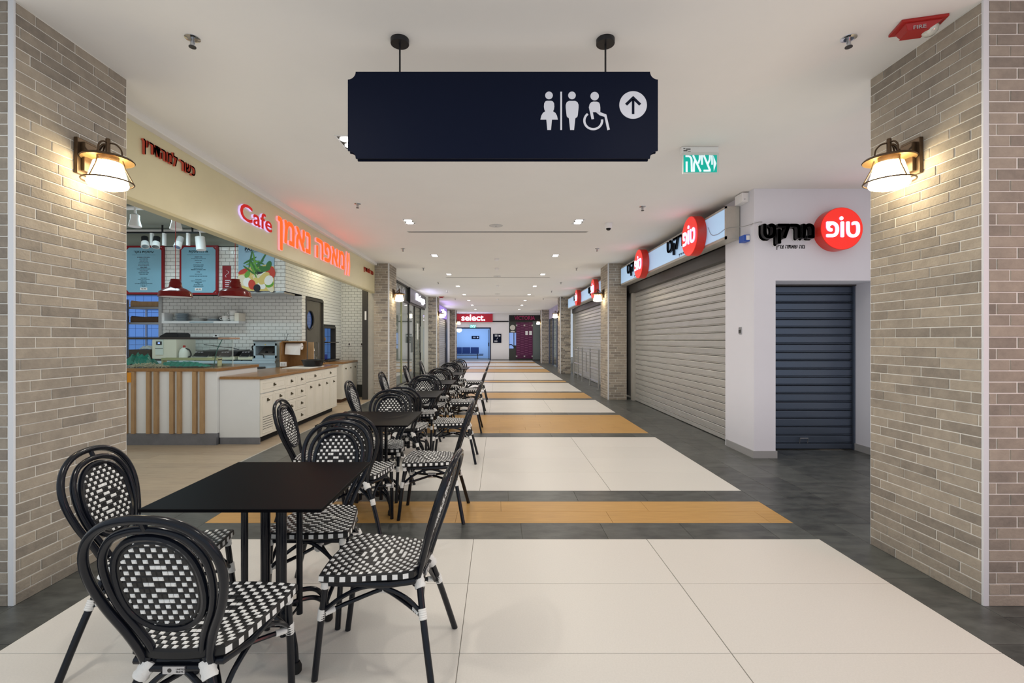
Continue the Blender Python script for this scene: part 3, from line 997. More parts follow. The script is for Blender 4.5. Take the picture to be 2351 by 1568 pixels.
def menu(px0, px1, py0, py1, title, price, label, lines):
    a, b = yb(px0, py1), yb(px1, py0)
    t = thing('menu_board', ((a.x + b.x) / 2, YB - .02, a.z), label, 'menu board')
    w, h = b.x - a.x, b.z - a.z
    m = .055
    fr = MB()
    yy0, yy1 = YB - .045, YB - .008
    fr.box(a.x, b.x, yy0, yy1, a.z, a.z + m).box(a.x, b.x, yy0, yy1, b.z - m, b.z).box(a.x, a.x + m, yy0, yy1, a.z + m, b.z - m).box(b.x - m, b.x, yy0, yy1, a.z + m, b.z - m)
    fr.build('frame', menu_red, t, bevel=.004)
    c = .05
    x0, x1, z0, z1 = a.x + .035, b.x - .035, a.z + .035, b.z - .035
    poly = [(x0 + c, z0), (x1 - c, z0), (x1, z0 + c), (x1, z1 - c), (x1 - c, z1), (x0 + c, z1), (x0, z1 - c), (x0, z0 + c)]
    MB().box(x0, x1, YB - .03, YB - .01, z0, z1).build('red_backing', menu_red, t)
    MB().prism(poly, (0, YB - .046, 0), X, Z, -Y, -.01, .003).build('blue_panel', menu_blue, t)
    yf = YB - .0495
    cx = (x0 + x1) / 2
    H = z1 - z0
    W = x1 - x0
    mb = MB()
    text_mb(mb, title, V((cx - W * .28, yf, z1 - H * .135)), X, Z, -Y, W * .56, H * .062, .0015, 0, 0, .015, 0, True)
    mb.build('title_lettering', menu_gold, t)
    mb, mr = MB(), MB()
    for (fy, txt, ww, red) in lines:
        hh_ = H * (.017 if fy < .34 else .021)
        sh_w = text_shape(txt[::-1], .02)
        wn = min(W * .88, sh_w[2] * hh_ / sh_w[3])
        text_mb(mr if red else mb, txt, V((cx - wn / 2, yf, z0 + H * fy)), X, Z, -Y, wn, hh_, .001, 0, 0, .02, 0, True)
    mb.box(cx - W * .33, cx + W * .33, yf - .001, yf, z1 - H * .165, z1 - H * .161)
    mb.build('dish_lettering', menu_ink, t)
    mr.build('heading_lettering', menu_redink, t)
    pm = MB()
    pm.box(cx - W * .1, cx + W * .1, yf - .001, yf, z0 + H * .05, z0 + H * .105)
    pm.build('price_sticker', white_plastic, t)
    pm = MB()
    text_mb(pm, price, V((cx - W * .075, yf - .0012, z0 + H * .062)), X, Z, -Y, W * .15, H * .03, .001, 0, 0, .02)
    pm.build('price_lettering', menu_ink, t)
    sm = MB()
    for sx in (a.x + .035, b.x - .035):
        for sz in (a.z + .035, b.z - .035):
            sm.lathe([(.009, 0), (.009, .006), (.004, .009)], (sx, YB - .045, sz), 10, 'y')
    sm.v = [(p[0], 2 * (YB - .045) - p[1], p[2]) for p in sm.v]
    sm.f = [f[::-1] for f in sm.f]
    sm.build('corner_screw', chrome, t)


L1 = [(.775, '2 ביצים לבחירה מוגשות עם', .5, 1), (.735, 'סלט ישראלי ולחם', .36, 0), (.69, 'גבינה לבנה וטונה', .32, 1), (.645, 'קפה או שתיה קלה לבחירה', .46, 0), (.60, 'סלטים וממרחים טריים', .42, 1),
      (.55, 'מאפה אישי', .32, 1), (.51, 'בורקס גבינה או תפוח אדמה לבחירה', .6, 0), (.465, 'מגוון מיצים טבעיים', .42, 1), (.425, 'תפוזים גזר תפוח לימון ונענע', .58, 0), (.39, 'שתיה חמה או קרה', .46, 0),
      (.31, 'תוספות לארוחה', .27, 0), (.275, 'אבוקדו זיתים גבינה בולגרית עגבניות שרי', .86, 0), (.245, 'ביצה נוספת', .4, 0), (.215, 'טונה או סלמון מעושן', .55, 0), (.185, 'לחמניה או פרוסות לחם מלא עם חמאה וריבה', .86, 0), (.155, 'סלט אישי לבחירה', .68, 0), (.125, 'מרק היום', .4, 0)]
L2 = [(.775, 'מנה ראשונה', .4, 1), (.735, 'מרק היום או סלט ירוק עם ירקות טריים', .68, 0), (.70, 'פוקצה עם מטבלים', .45, 0), (.645, 'מנה עיקרית', .4, 1), (.60, 'פסטה ברוטב לבחירה', .46, 0), (.565, 'לזניה גבינות או תרד', .48, 0),
      (.53, 'פילה דג עם תוספת', .5, 0), (.495, 'פיצה אישית עם תוספות', .55, 0), (.445, 'שתיה', .11, 1), (.395, 'שתיה קלה או חמה', .3, 0), (.35, 'קינוח אישי מתוך מגוון העוגות שבויטרינה', .7, 0), (.285, 'תוספות לארוחה', .32, 0),
      (.25, 'סלט קטן צ׳יפס אורז תפוח אדמה ירקות מוקפצים', .84, 0), (.22, 'גבינה מגורדת', .68, 0), (.19, 'ביצה', .34, 0), (.165, 'טונה זיתים פטריות', .55, 0), (.135, 'לחם הבית חמאה ומטבלים', .7, 0)]
menu(289, 378, 565, 676, 'עיסקית בוקר', '49.90', 'red framed pale blue menu board partly behind the near pillar', L1)
menu(415, 502, 564, 677, 'ארוחה עיסקית', '54.90', 'red framed pale blue menu board between the two pendant lamps', L2)
a, b = yb(511, 663), yb(530, 610)
t = thing('notice', ((a.x + b.x) / 2, YB, a.z), 'small dark red notice with white print beside the right pendant', 'notice')
MB().box(a.x, b.x, YB - .02, YB - .007, a.z, b.z).build('panel', menu_red, t, bevel=.003)
mb = MB()
for k in range(9):
    an = k * .7
    mb.prism(circ(a.x + .085 + .03 * math.sin(an), b.z - .09 - k * .014, .006, 8), (0, YB - .0205, 0), X, Z, -Y, 0, .001)
for k in range(4):
    mb.box(a.x + .05, b.x - .012, YB - .0212, YB - .0202, a.z + .04 + k * .035, a.z + .05 + k * .035)
mb.build('print', sign_white, t)
a, b = yb(548, 668), yb(630, 557)
t = thing('poster', ((a.x + b.x) / 2, YB, a.z), 'food poster with pasta and salad on pale blue, right of pendants', 'poster')
MB().box(a.x, b.x, YB - .02, YB - .007, a.z, b.z).build('sheet', flat('poster_blue', (.27, .45, .60), .35), t)
mb = MB()
W, H = b.x - a.x, b.z - a.z
PM = [flat('poster_red', (.50, .05, .03)), flat('poster_green', (.04, .16, .03)), flat('poster_cream', (.68, .64, .48)), flat('poster_yellow', (.62, .50, .16)), flat('poster_dark', (.015, .012, .02)), flat('poster_white', (.75, .77, .74)), flat('poster_leaf', (.12, .34, .04))]


def pp(u, v_):
    return (a.x + W * u, a.z + H * v_)


lay = [0]


def blob(pts, mi):
    lay[0] += 1
    mb.prism([pp(*p) for p in pts], (0, YB - .02 - lay[0] * .00012, 0), X, Z, -Y, 0, .0002, mi)


def ell(u, v_, ru, rv, mi, rot=0.0, n=14):
    blob([(u + ru * math.cos(2 * PI * i / n) * math.cos(rot) - rv * math.sin(2 * PI * i / n) * math.sin(rot), v_ + ru * math.cos(2 * PI * i / n) * math.sin(rot) + rv * math.sin(2 * PI * i / n) * math.cos(rot)) for i in range(n)], mi)


blob([(0, 0), (1, 0), (1, .5), (.8, .55), (.5, .5), (.2, .48), (0, .38)], 3)
rr = random.Random(3)
for k in range(16):
    ell(.08 + .84 * rr.random(), .05 + .36 * rr.random(), .12, .07, rr.choice([2, 3, 5, 3]), rr.random() * 3)
for (u, v_, ru, rv, mi, ro) in ((.08, .22, .13, .11, 2, .4), (.25, .18, .12, .10, 5, 0), (.13, .40, .14, .05, 0, .3), (.9, .38, .13, .14, 0, .5), (.38, .13, .10, .11, 0, .8), (.52, .06, .10, .08, 4, 0), (.87, .14, .12, .07, 6, .2),
                               (.72, .26, .18, .10, 3, .6), (.85, .22, .13, .10, 5, .3), (.6, .4, .14, .05, 4, .2), (.7, .45, .2, .06, 1, .1), (.25, .34, .09, .06, 6, .7), (.85, .53, .10, .07, 1, .9)):
    ell(u, v_, ru, rv, mi, ro)
for k in range(14):
    an = rr.uniform(-.6, 2.2)
    ell(.5 + rr.uniform(-.2, .2), .52 + rr.uniform(-.12, .14), .2, .022, 1 if k % 3 else 6, an)
mb.build('food_print', PM, t)
mb = MB()
text_mb(mb, 'PASTA-BAR', V((a.x + W * .18, YB - .0215, b.z - H * .17)), X, Z, -Y, W * .66, H * .065, .001, 0, 0, .03)
mb.build('title_lettering', flat('poster_ink', (.10, .02, .05)), t)
mb = MB()
text_mb(mb, 'פסטה טריה במקום לפי הזמנה', V((a.x + W * .18, YB - .0215, b.z - H * .205)), X, Z, -Y, W * .62, H * .02, .001, 0, 0, .02, 0, True)
mb.build('small_lettering', menu_ink, t)

# ------------------------------------------------------------------ cafe ceiling: conduit, track, spots, pendants
o = MB().tube([(-7.5, 8.1, 3.255), (-3.2, 8.1, 3.255)], .03, 10).build('ceiling_conduit', white_plastic, loc=(-5.3, 8.1, 3.25))
tag(o, 'white conduit across the cafe ceiling beside the spot track', 'conduit')
o = MB().tube([(-7.5, 6.7, 3.26), (-3.2, 6.7, 3.26)], .03, 10).build('ceiling_conduit', white_plastic, loc=(-5.3, 6.7, 3.26))
tag(o, 'white conduit across the cafe ceiling nearer the fascia', 'conduit')
t = thing('lighting_track', (-5.8, 7.9, 3.2), 'black lighting track under the cafe ceiling conduit', 'track')
MB().box(-7.5, -5.0, 7.86, 7.89, 3.165, 3.19).build('rail', black_metal, t)
for xx in (-7.0, -5.6, -5.1):
    MB().box(xx - .01, xx + .01, 7.865, 7.885, 3.19, 3.3).build('hanger', black_metal, t)


def spot(px, lab, big, tilt, z=3.0):
    p = at(px, 0, 7.875)
    x = p.x
    t = thing('track_spot', (x, 7.875, 3.165), lab, 'spotlight', 'spotlights on the cafe ceiling track' if big < 2 else None)
    if big == 2:
        MB().tube([(x, 7.875, 3.2), (x + .01, 7.875, 3.1)], .012, 8).build('stem', white_plastic, t)
        d = V((.22 * tilt, -.05, -1)).normalized()
        s_ = V((x + .0, 7.875, 3.10))
        MB().tube([s_, s_ + d * .22], .072, 20).build('lamp_body', white_plastic, t, smooth=True)
        return
    MB().box(x + .06, x + .10, 7.85, 7.90, 2.96, 3.165).build('driver_box', white_plastic, t, bevel=.004)
    d = V((tilt, -.35, -.8)).normalized()
    s_ = V((x - .03, 7.86, 3.09))
    MB().tube([s_, s_ + d * .10], .05, 18).build('heat_sink', black_metal if tilt > 0 else grey_plastic, t, smooth=True)
    MB().tube([s_ + d * .10, s_ + d * .19], [.052, .06], 18).build('lamp_head', white_plastic, t, smooth=True)
    MB().tube([s_ + d * .19, s_ + d * .192], .05, 18).build('reflector', chrome, t)


spot(338, 'leftmost black and white track spot above the first menu board', 1, .3)
spot(366, 'second track spot, just right of the black one', 1, .15)
spot(421, 'third track spot above the second menu board', 1, -.05)
spot(459, 'plain white cylinder spot tilted on the cafe ceiling', 2, .6)
for px, d, zz, lab in ((310, 6.6, 3.19, 'white bell shaped ceiling lamp half behind the near pillar'), (404, 6.75, 3.22, 'short white ceiling lamp cut by the fascia edge')):
    p = at(px, 0, d)
    t = thing('ceiling_lamp', (p.x, d, 3.1), lab, 'ceiling lamp')
    MB().lathe([(.075, 2.965), (.08, 2.97), (.055, 3.07), (.055, 3.13), (.03, 3.15)], (p.x, d, 0), 20).build('lamp_body', white_plastic, t, smooth=True)
    MB().tube([(p.x, d, 3.14), (p.x, d, 3.30)], .014, 8).build('stem', white_plastic, t)
for px, lab in ((403, 'red enamel pendant lamp between the two menu boards'), (540, 'red enamel pendant lamp in front of the red notice')):
    p = at(px, 682, 6.6)
    t = thing('pendant_lamp', (p.x, p.y, p.z), lab, 'pendant lamp')
    z = p.z
    MB().lathe([(.205, z), (.212, z + .006), (.205, z + .02), (.195, z + .07), (.15, z + .105), (.085, z + .135), (.076, z + .16), (.072, z + .205), (.062, z + .215), (.058, z + .25), (.0, z + .252)], (p.x, p.y, 0), 36, close=False).build('lamp_shade', red_gloss, t, smooth=True)
    MB().lathe([(.20, z + .004), (.19, z + .065), (.14, z + .098), (.06, z + .13)], (p.x, p.y, 0), 36, close=False).build('inner_reflector', white_plastic, t, smooth=True)
    MB().tube([(p.x, p.y, z + .25), (p.x, p.y, 3.3)], .004, 6).build('cord', red_plastic, t)
    MB().lathe([(.045, 3.27), (.045, 3.3)], (p.x, p.y, 0), 16).build('ceiling_rose', black_metal, t)
# ------------------------------------------------------------------ cafe counters
t = thing('service_counter', (-5.3, 6.6, 0), 'white service counter with vertical oak strips facing the camera', 'counter')
MB().box(-7.55, -3.715, 6.235, 7.28, .155, .972).build('body', cab_white, t, bevel=.003)
MB().box(-7.55, -4.92, 6.225, 7.2, 0, .153).build('plinth', plinth_m, t, bevel=.002)
MB().box(-4.917, -3.72, 6.225, 7.2, 0, .153).build('plinth', plinth_m, t, bevel=.002)
MB().box(-7.55, -3.70, 6.20, 7.3, .972, 1.012).build('wooden_top', oak_top, t, bevel=.006)
for a, b in ((283, 292.5), (300.7, 310.4), (335.4, 346), (352.8, 364), (388.7, 399.7), (406, 416.8), (441.3, 452.2), (458.4, 469.3)):
    MB().box((a - VX) * 6.2 / F, (b - VX) * 6.2 / F - .012, 6.195, 6.234, .155, .971).build('oak_strip', oak_strip, t, bevel=.002)
for xx in (-6.05, -5.85, -5.55, -5.35, -6.55, -6.35):
    MB().box(xx, xx + .05, 6.195, 6.234, .155, .971).build('oak_strip', oak_strip, t, bevel=.002)
a, b = at(292, 878, 6.193), at(301, 855, 6.193)
MB().box(a.x, b.x, 6.190, 6.1945, a.z, b.z).build('orange_sticker', flat('orange_sticker', (.62, .25, .02)), t)

# main cabinet: eight columns of drawers and doors on the walkway side
t = thing('drawer_cabinet', (-3.45, 7.75, 0), 'long cream cabinet of drawers and doors under the oak worktop', 'cabinet')
XF = -3.178
MB().box(-3.712, XF, 6.285, 9.245, .088, .862).build('body', cab_white, t, bevel=.003)
MB().box(-3.70, XF - .06, 6.34, 9.2, 0, .088).build('kick_board', shadow_gap, t)
MB().box(-3.70, XF + .005, 6.278, 6.30, 0, .085).build('plinth', plinth_m, t, bevel=.002)
cw = 2.955 / 8


def pull(parent, y, z):
    mb = MB()
    s_ = .02
    mb.box(XF + .018, XF + .022, y - s_, y + s_, z - s_, z + s_)
    mb.box(XF + .022, XF + .038, y - s_, y + s_, z - .002, z + .004)
    mb.box(XF + .034, XF + .040, y - s_, y + s_, z - .016, z + .004)
    mb.build('handle', brass_pull, parent)


def front(kind, y0, y1, z0, z1, hz=None, slits=False):
    g = .003
    mb = MB()
    mb.box(XF, XF + .018, y0 + g, y1 - g, z0 + g, z1 - g)
    o = mb.build(kind, cab_cream, t, bevel=.003)
    # raised moulding
    i = .035 if y1 - y0 < .5 else .05
    if z1 - z0 > .12:
        fm = MB()
        a0, a1, c0, c1 = y0 + i, y1 - i, z0 + i, z1 - i
        for (p, q, r, s_) in ((a0, a1, c0, c0 + .008), (a0, a1, c1 - .008, c1), (a0, a0 + .008, c0, c1), (a1 - .008, a1, c0, c1)):
            fm.box(XF + .017, XF + .0215, p, q, r, s_)
        fm.build('moulding', cab_cream, o, bevel=.0015)
    if slits:
        for k in range(6):
            MB().box(XF + .0175, XF + .019, y0 + .05, y1 - .05, z0 + .09 + k * .032, z0 + .096 + k * .032).build('vent_slit', shadow_gap, o)
    pull(o, (y0 + y1) / 2, hz if hz else (z0 + z1) / 2)
    return o


y = 6.288
zt_, zm, zb_ = .858, .672, .095
front('drawer', y, y + 2 * cw, zm, zt_)
front('door', y, y + cw, zb_, zm - .008, zm - .10, True)
front('door', y + cw, y + 2 * cw, zb_, zm - .004, zm - .09)
for cidx in (2, 3):
    hh = (zt_ - zb_) / 4
    for r in range(4):
        front('drawer', y + cidx * cw, y + (cidx + 1) * cw, zb_ + r * hh, zb_ + (r + 1) * hh)
for q in (4, 6):
    front('drawer', y + q * cw, y + (q + 2) * cw, zm + .015, zt_)
    for e in (q, q + 1):
        front('door', y + e * cw, y + (e + 1) * cw, zb_, zm + .012, zm - .075)
wt = MB().prism([(-3.697, 6.262), (-3.138, 6.262), (-3.138, 9.28), (-3.96, 9.18), (-3.96, 7.31), (-3.697, 7.31)], (0, 0, 0), X, Y, Z, .863, .902)
tag(wt.build('worktop', oak_top, loc=(-3.45, 7.75, .88), bevel=.005), 'glossy oak worktop lying along the drawer cabinet', 'worktop')
# far corner cabinet
t = thing('corner_cabinet', (-3.62, 10.95, 0), 'cream corner cabinet with three knobs beside the tiled end wall', 'cabinet')
MB().box(-3.815, -3.448, 10.4, 11.45, .08, .858).build('body', cab_cream, t, bevel=.003)
MB().box(-3.8, -3.49, 10.44, 11.43, 0, .08).build('kick_board', M('brown_kick', (.10, .05, .025), .7), t)
MB().prism([(-3.82, 10.05), (-3.70, 10.33), (-3.42, 10.37), (-3.42, 11.48), (-3.82, 11.48)], (0, 0, 0), X, Y, Z, .86, .90).build('wooden_top', oak_top, t, bevel=.005)
for k in range(3):
    a = 10.41 + k * .345
    d = MB().box(-3.447, -3.43, a + .004, a + .341, .09, .85).build('door', cab_cream, t, bevel=.003)
    MB().lathe([(.008, 0), (.008, .012), (.018, .016), (.016, .026), (.0, .028)], (-3.43, a + .17, .745), 12, 'x', close=False).build('knob', brass_pull, d)

# steel bench along the back wall
t = thing('steel_bench', (-5.6, 8.8, 0), 'pale blue steel bench along the tiled wall behind the counters', 'bench')
MB().box(-7.5, -3.975, 8.40, 9.19, .97, 1.013).build('bench_top', steel_blue, t, bevel=.004)
for a, b in ((-7.5, -6.4), (-6.395, -5.3), (-5.295, -4.5), (-4.495, -3.975)):
    d = MB().box(a, b, 8.43, 9.18, .12, .97).build('bench_unit', steel_blue, t, bevel=.004)
    MB().box(a + .15, a + .34, 8.405, 8.428, .87, .91).build('handle', dark_steel, d, bevel=.004)
for xx in (-7.4, -4.1):
    for yy in (8.5, 9.1):
        MB().tube([(xx, yy, 0), (xx, yy, .12)], .02, 8).build('foot', steel, t)

# glass display case on the service counter
t = thing('display_case', (-5.6, 6.55, 1.012), 'curved glass display case standing on the oak striped counter', 'display case')
prof = smooth_path([(0, 6.31, 1.014), (0, 6.33, 1.12), (0, 6.39, 1.26), (0, 6.50, 1.395)], 5)
g = MB()
n = len(prof)
g.add([(-7.5, p.y, p.z) for p in prof] + [(-3.80, p.y, p.z) for p in prof], [(i, n + i, n + i + 1, i + 1) for i in range(n - 1)])
g.build('curved_pane', case_glass, t, smooth=True)
g = MB()
pl = [(p.y, p.z) for p in prof] + [(6.76, 1.395), (6.76, 1.014)]
g.add([(-3.80, p[0], p[1]) for p in pl], [tuple(range(len(pl)))])
g.build('end_pane', case_glass, t)
MB().tube([(-3.80, p.y, p.z) for p in prof], .005, 6).build('glass_edge', flat('green_glass_edge', (.03, .10, .085), .2), t)
MB().box(-3.803, -3.797, 6.755, 6.765, 1.014, 1.40).build('glass_edge', flat('pale_glass_edge', (.65, .75, .75), .2), t)
MB().box(-7.5, -3.86, 6.48, 6.80, 1.395, 1.425).build('roof_shelf', dark_steel, t, bevel=.003)
MB().box(-3.86, -3.70, 6.50, 6.76, 1.398, 1.422).build('roof_shelf_end', M('pinkish_wood', (.36, .24, .17), .5), t, bevel=.003)
MB().box(-7.5, -3.82, 6.76, 6.775, 1.014, 1.05).build('rear_sill', steel, t)


def crumple(name, mat, x0, x1, y0, y1, z0, amp, nx=40, ny=12, seed=1, label='', cat=''):
    r = random.Random(seed)
    mb = MB()
    ph = [(r.uniform(3, 14), r.uniform(3, 14), r.uniform(0, 6)) for _ in range(6)]
    vs = []
    for j in range(ny + 1):
        for i in range(nx + 1):
            u, v_ = i / nx, j / ny
            e = min(1, 4 * u, 4 * (1 - u), 3 * v_ + .1, 3 * (1 - v_) + .1)
            h = sum(abs(math.sin(a * u * 2 + c + b * v_)) for a, b, c in ph) / 6
            vs.append((x0 + (x1 - x0) * u, y0 + (y1 - y0) * v_ + .015 * math.sin(i * 1.7), z0 + amp * h * e + r.uniform(0, amp * .12)))
    fs = [(j * (nx + 1) + i, j * (nx + 1) + i + 1, (j + 1) * (nx + 1) + i + 1, (j + 1) * (nx + 1) + i) for j in range(ny) for i in range(nx)]
    mb.add(vs, fs)
    o = mb.build(name, mat, loc=((x0 + x1) / 2, (y0 + y1) / 2, z0), smooth=False)
    return tag(o, label, cat)


green_film = M('green_film', (.02, .30, .24), .25, spec=.6)
crumple('plastic_sheet', green_film, -4.72, -4.0, 6.42, 6.64, 1.016, .085, seed=3, label='crumpled green plastic sheet lying inside the glass display case', cat='plastic sheet')
crumple('plastic_bag', green_film, -5.15, -4.80, 6.42, 6.7, 1.03, .20, 18, 10, seed=9, label='bulging green plastic bag at the left inside the display case', cat='plastic bag')
t = MB()
rs = random.Random(5)
for k in range(260):
    a_ = rs.uniform(0, 2 * PI)
    rad = rs.random() ** .5
    p = V((-4.72 + .24 * rad * math.cos(a_), 6.375 + .03 * rad * math.sin(a_), 1.020 + (1 - rad) * .055 * rs.random()))
    d = V((rs.uniform(-1, 1), rs.uniform(-.6, .6), rs.uniform(-.2, .5))).normalized() * .05
    t.tube([p, p + d * .5 + V((0, 0, .012)), p + d], .0035, 4, caps=False)
tag(t.build('dry_noodles', flat('dry_noodle', (.55, .52, .38), .6), loc=(-4.66, 6.40, 1.02)), 'heap of pale dry noodles in front of the green plastic', 'noodles', kind='stuff')
t = thing('serving_tray', (-4.45, 6.62, 1.09), 'long pale yellow tray behind the green plastic sheet', 'tray')
tm = MB()
tm.box(-4.75, -3.95, 6.66, 6.75, 1.10, 1.115).box(-4.75, -3.95, 6.655, 6.665, 1.10, 1.135).box(-4.75, -3.95, 6.745, 6.755, 1.10, 1.135)
tm.box(-4.75, -4.735, 6.66, 6.75, 1.0145, 1.13).box(-3.965, -3.95, 6.66, 6.75, 1.0145, 1.13)
tm.build('tray_body', flat('pale_yellow_plastic', (.62, .62, .36), .4), t)

# appliances on the bench
BZ = 1.014
t = thing('coffee_machine', (-5.98, 8.7, BZ), 'bulky beige countertop machine with small blue display', 'machine')
MB().box(-6.20, -5.76, 8.45, 9.0, BZ + .03, 1.40).build('housing', M('beige_plastic', (.62, .60, .50), .35), t, bevel=.03, smooth=True)
MB().box(-6.19, -5.78, 8.47, 8.98, BZ, BZ + .04).build('base', dark_steel, t, bevel=.006)
MB().box(-6.13, -5.99, 8.436, 8.452, 1.12, 1.39).build('front_panel', M('pale_panel', (.55, .60, .56), .35), t, bevel=.004)
MB().box(-6.11, -6.01, 8.43, 8.438, 1.30, 1.36).build('display_bezel', black_metal, t)
MB().box(-6.075, -6.04, 8.427, 8.431, 1.315, 1.345).build('display', M('lit_display', (.3, .4, .9), .3, em=(.3, .45, 1), es=.9), t)
MB().box(-6.13, -5.99, 8.434, 8.437, 1.235, 1.242).build('panel_seam', dark_steel, t)
t = thing('roasting_tin', (-6.0, 8.72, 1.402), 'black upturned tin resting on the beige machine', 'tin')
MB().prism([(-6.15, 1.402), (-5.80, 1.402), (-5.80, 1.49), (-5.84, 1.52), (-6.02, 1.52), (-6.13, 1.46)], (0, 8.9, 0), X, Z, -Y, 0, .35).build('tin_body', black_metal, t, bevel=.008)
MB().tube([(-6.14, 8.56, 1.41), (-5.81, 8.56, 1.41)], .008, 6).build('rim', black_metal, t)
t = thing('cleaning_bottle', (-5.65, 8.32, BZ), 'white bottle with a red cap next to the beige machine', 'bottle')
MB().lathe([(.075, BZ), (.082, BZ + .02), (.082, BZ + .13), (.07, BZ + .19), (.04, BZ + .225), (.025, BZ + .235)], (-5.66, 8.42 + .09, 0), 20).build('bottle_body', M('bottle_white', (.66, .68, .62), .35), t, smooth=True)
MB().lathe([(.022, BZ + .235), (.022, BZ + .27), (.015, BZ + .275)], (-5.66, 8.51, 0), 14).build('bottle_cap', red_plastic, t)
MB().tube(smooth_path([(-5.63, 8.5, BZ + .22), (-5.56, 8.5, BZ + .19), (-5.53, 8.5, BZ + .10), (-5.58, 8.5, BZ + .06)], 5), .012, 8).build('bottle_handle', black_metal, t)
o = MB().tube(smooth_path([(-5.55, 8.9, 1.30), (-5.3, 9.0, 1.26), (-5.0, 9.1, 1.20), (-4.9, 9.12, 1.02)], 6), .007, 6).build('power_cord', black_metal, loc=(-5.3, 9.0, 1.2))
tag(o, 'black power cord drooping along the tiled wall', 'cord')
t = thing('bin_box', (-6.42, 8.6, BZ), 'dark box of leftovers left of the beige machine', 'box')
MB().box(-6.62, -6.23, 8.45, 8.85, BZ, BZ + .20).build('box_body', M('dark_brown_box', (.035, .022, .016), .6), t, bevel=.008)
crumple('crumpled_paper', M('grey_paper', (.45, .46, .46), .7), -6.5, -6.26, 8.5, 8.8, 1.216, .08, 14, 10, seed=12, label='crumpled grey paper on top of the dark box', cat='paper')
for k, (x0, x1, lab) in enumerate(((-5.50, -5.13, 'flat contact grill nearest the white bottle'), (-5.03, -4.72, 'middle flat contact grill covered with dark residue'), (-4.66, -4.40, 'flat contact grill next to the steel hood'))):
    t = thing('contact_grill', ((x0 + x1) / 2, 8.75, BZ), lab, 'grill')
    MB().box(x0, x1, 8.45, 9.0, BZ + .02, BZ + .075).build('grill_base', M('cream_enamel', (.55, .58, .44), .3), t, bevel=.006)
    lid = MB().prism([(8.47, BZ + .085), (9.0, BZ + .085), (9.0, BZ + .19), (8.60, BZ + .165)], (x0 + .01, 0, 0), Y, Z, X, 0, x1 - x0 - .02).build('grill_lid', black_metal, t, bevel=.005)
    MB().tube([(x0 + .05, 8.46, BZ + .10), (x0 + .05, 8.40, BZ + .07), (x1 - .05, 8.40, BZ + .07), (x1 - .05, 8.46, BZ + .10)], .008, 8).build('grill_handle', steel, lid, smooth=True)
    for xx in (x0 + .04, x1 - .04):
        MB().tube([(xx, 8.5, BZ), (xx, 8.5, BZ + .022)], .014, 8).build('foot', rubber, t)
    for q in range(3):
        MB().box(x0 + .06 + q * .05, x0 + .07 + q * .05, 8.485, 8.53, BZ + .15, BZ + .158).build('scale_mark', sign_white, lid)
o = MB().tube(smooth_path([(-4.55, 8.75, 1.2), (-4.53, 8.7, 1.27), (-4.44, 8.7, 1.27), (-4.42, 8.75, 1.19)], 6), .011, 8).build('hose', rubber, loc=(-4.5, 8.7, 1.2))
tag(o, 'bent black hose arching over the flat grill by the hood', 'hose')
# steel grill hood
t = thing('salamander_grill', (-4.16, 8.75, BZ), 'pale steel grill with a sloping hood and dark opening', 'grill')
g = MB()
xa, xb = -4.38, -3.965
g.box(xa, xb, 8.45, 9.15, 1.33, 1.36).box(xa, xa + .035, 8.45, 9.15, 1.05, 1.33).box(xb - .035, xb, 8.45, 9.15, 1.05, 1.33).box(xa, xb, 9.1, 9.15, 1.05, 1.33).box(xa, xb, 8.40, 9.15, BZ, 1.055).box(xa, xb, 8.45, 8.47, 1.28, 1.33).box(xa, xb, 8.45, 8.47, 1.055, 1.11)
g.build('grill_housing', steel_blue, t, bevel=.004)
MB().prism([(8.50, 1.11), (8.80, 1.28), (8.82, 1.28), (8.52, 1.10)], (xa + .04, 0, 0), Y, Z, X, 0, xb - xa - .08).build('sloping_panel', M('warm_grey_steel', (.28, .26, .24), .4, .5), t)
for xx in (-4.21, -4.08):
    MB().lathe([(.022, 0), (.018, -.02), (.0, -.022)], (xx, 8.58, 1.165), 14, 'y', close=False).build('control_knob', black_metal, t)
MB().box(xa + .01, xb - .01, 8.40, 8.95, 1.362, 1.378).build('hood_lid', dark_steel, t, bevel=.003)
MB().prism([(-.012, 0), (.012, 0), (0, .02)], (-4.17, 8.449, 1.297), X, Z, -Y, 0, .002).build('warning_sign', flat('warning_yellow', (.7, .55, .05)), t)
MB().tube(smooth_path([(-4.27, 8.43, 1.135), (-4.2, 8.43, 1.12), (-4.17, 8.40, 1.07)], 5), .008, 8).build('hose', rubber, t)
t = thing('hook_rod', (-3.95, 8.75, 1.378), 'pair of thin rods leaning up from the grill hood', 'rods')
MB().tube([(-4.0, 8.85, 1.379), (-4.07, 9.0, 1.50)], .004, 6).build('rod', steel, t)
MB().tube([(-3.985, 8.85, 1.379), (-4.01, 9.0, 1.49)], .004, 6).build('rod', black_metal, t)
MB().lathe([(0, -.012), (.011, 0), (0, .012)], (-4.01, 9.0, 1.495), 10, close=False).build('rod_knob', black_metal, t)
o = MB().lathe([(.035, 1.056), (.06, 1.068), (.065, 1.085), (.04, 1.088)], (-4.16, 8.52, 0), 16).build('small_dish', flat('dish_cream', (.6, .5, .35)), loc=(-4.16, 8.52, 1.056))
tag(o, 'small cream dish at the mouth of the steel grill', 'dish')

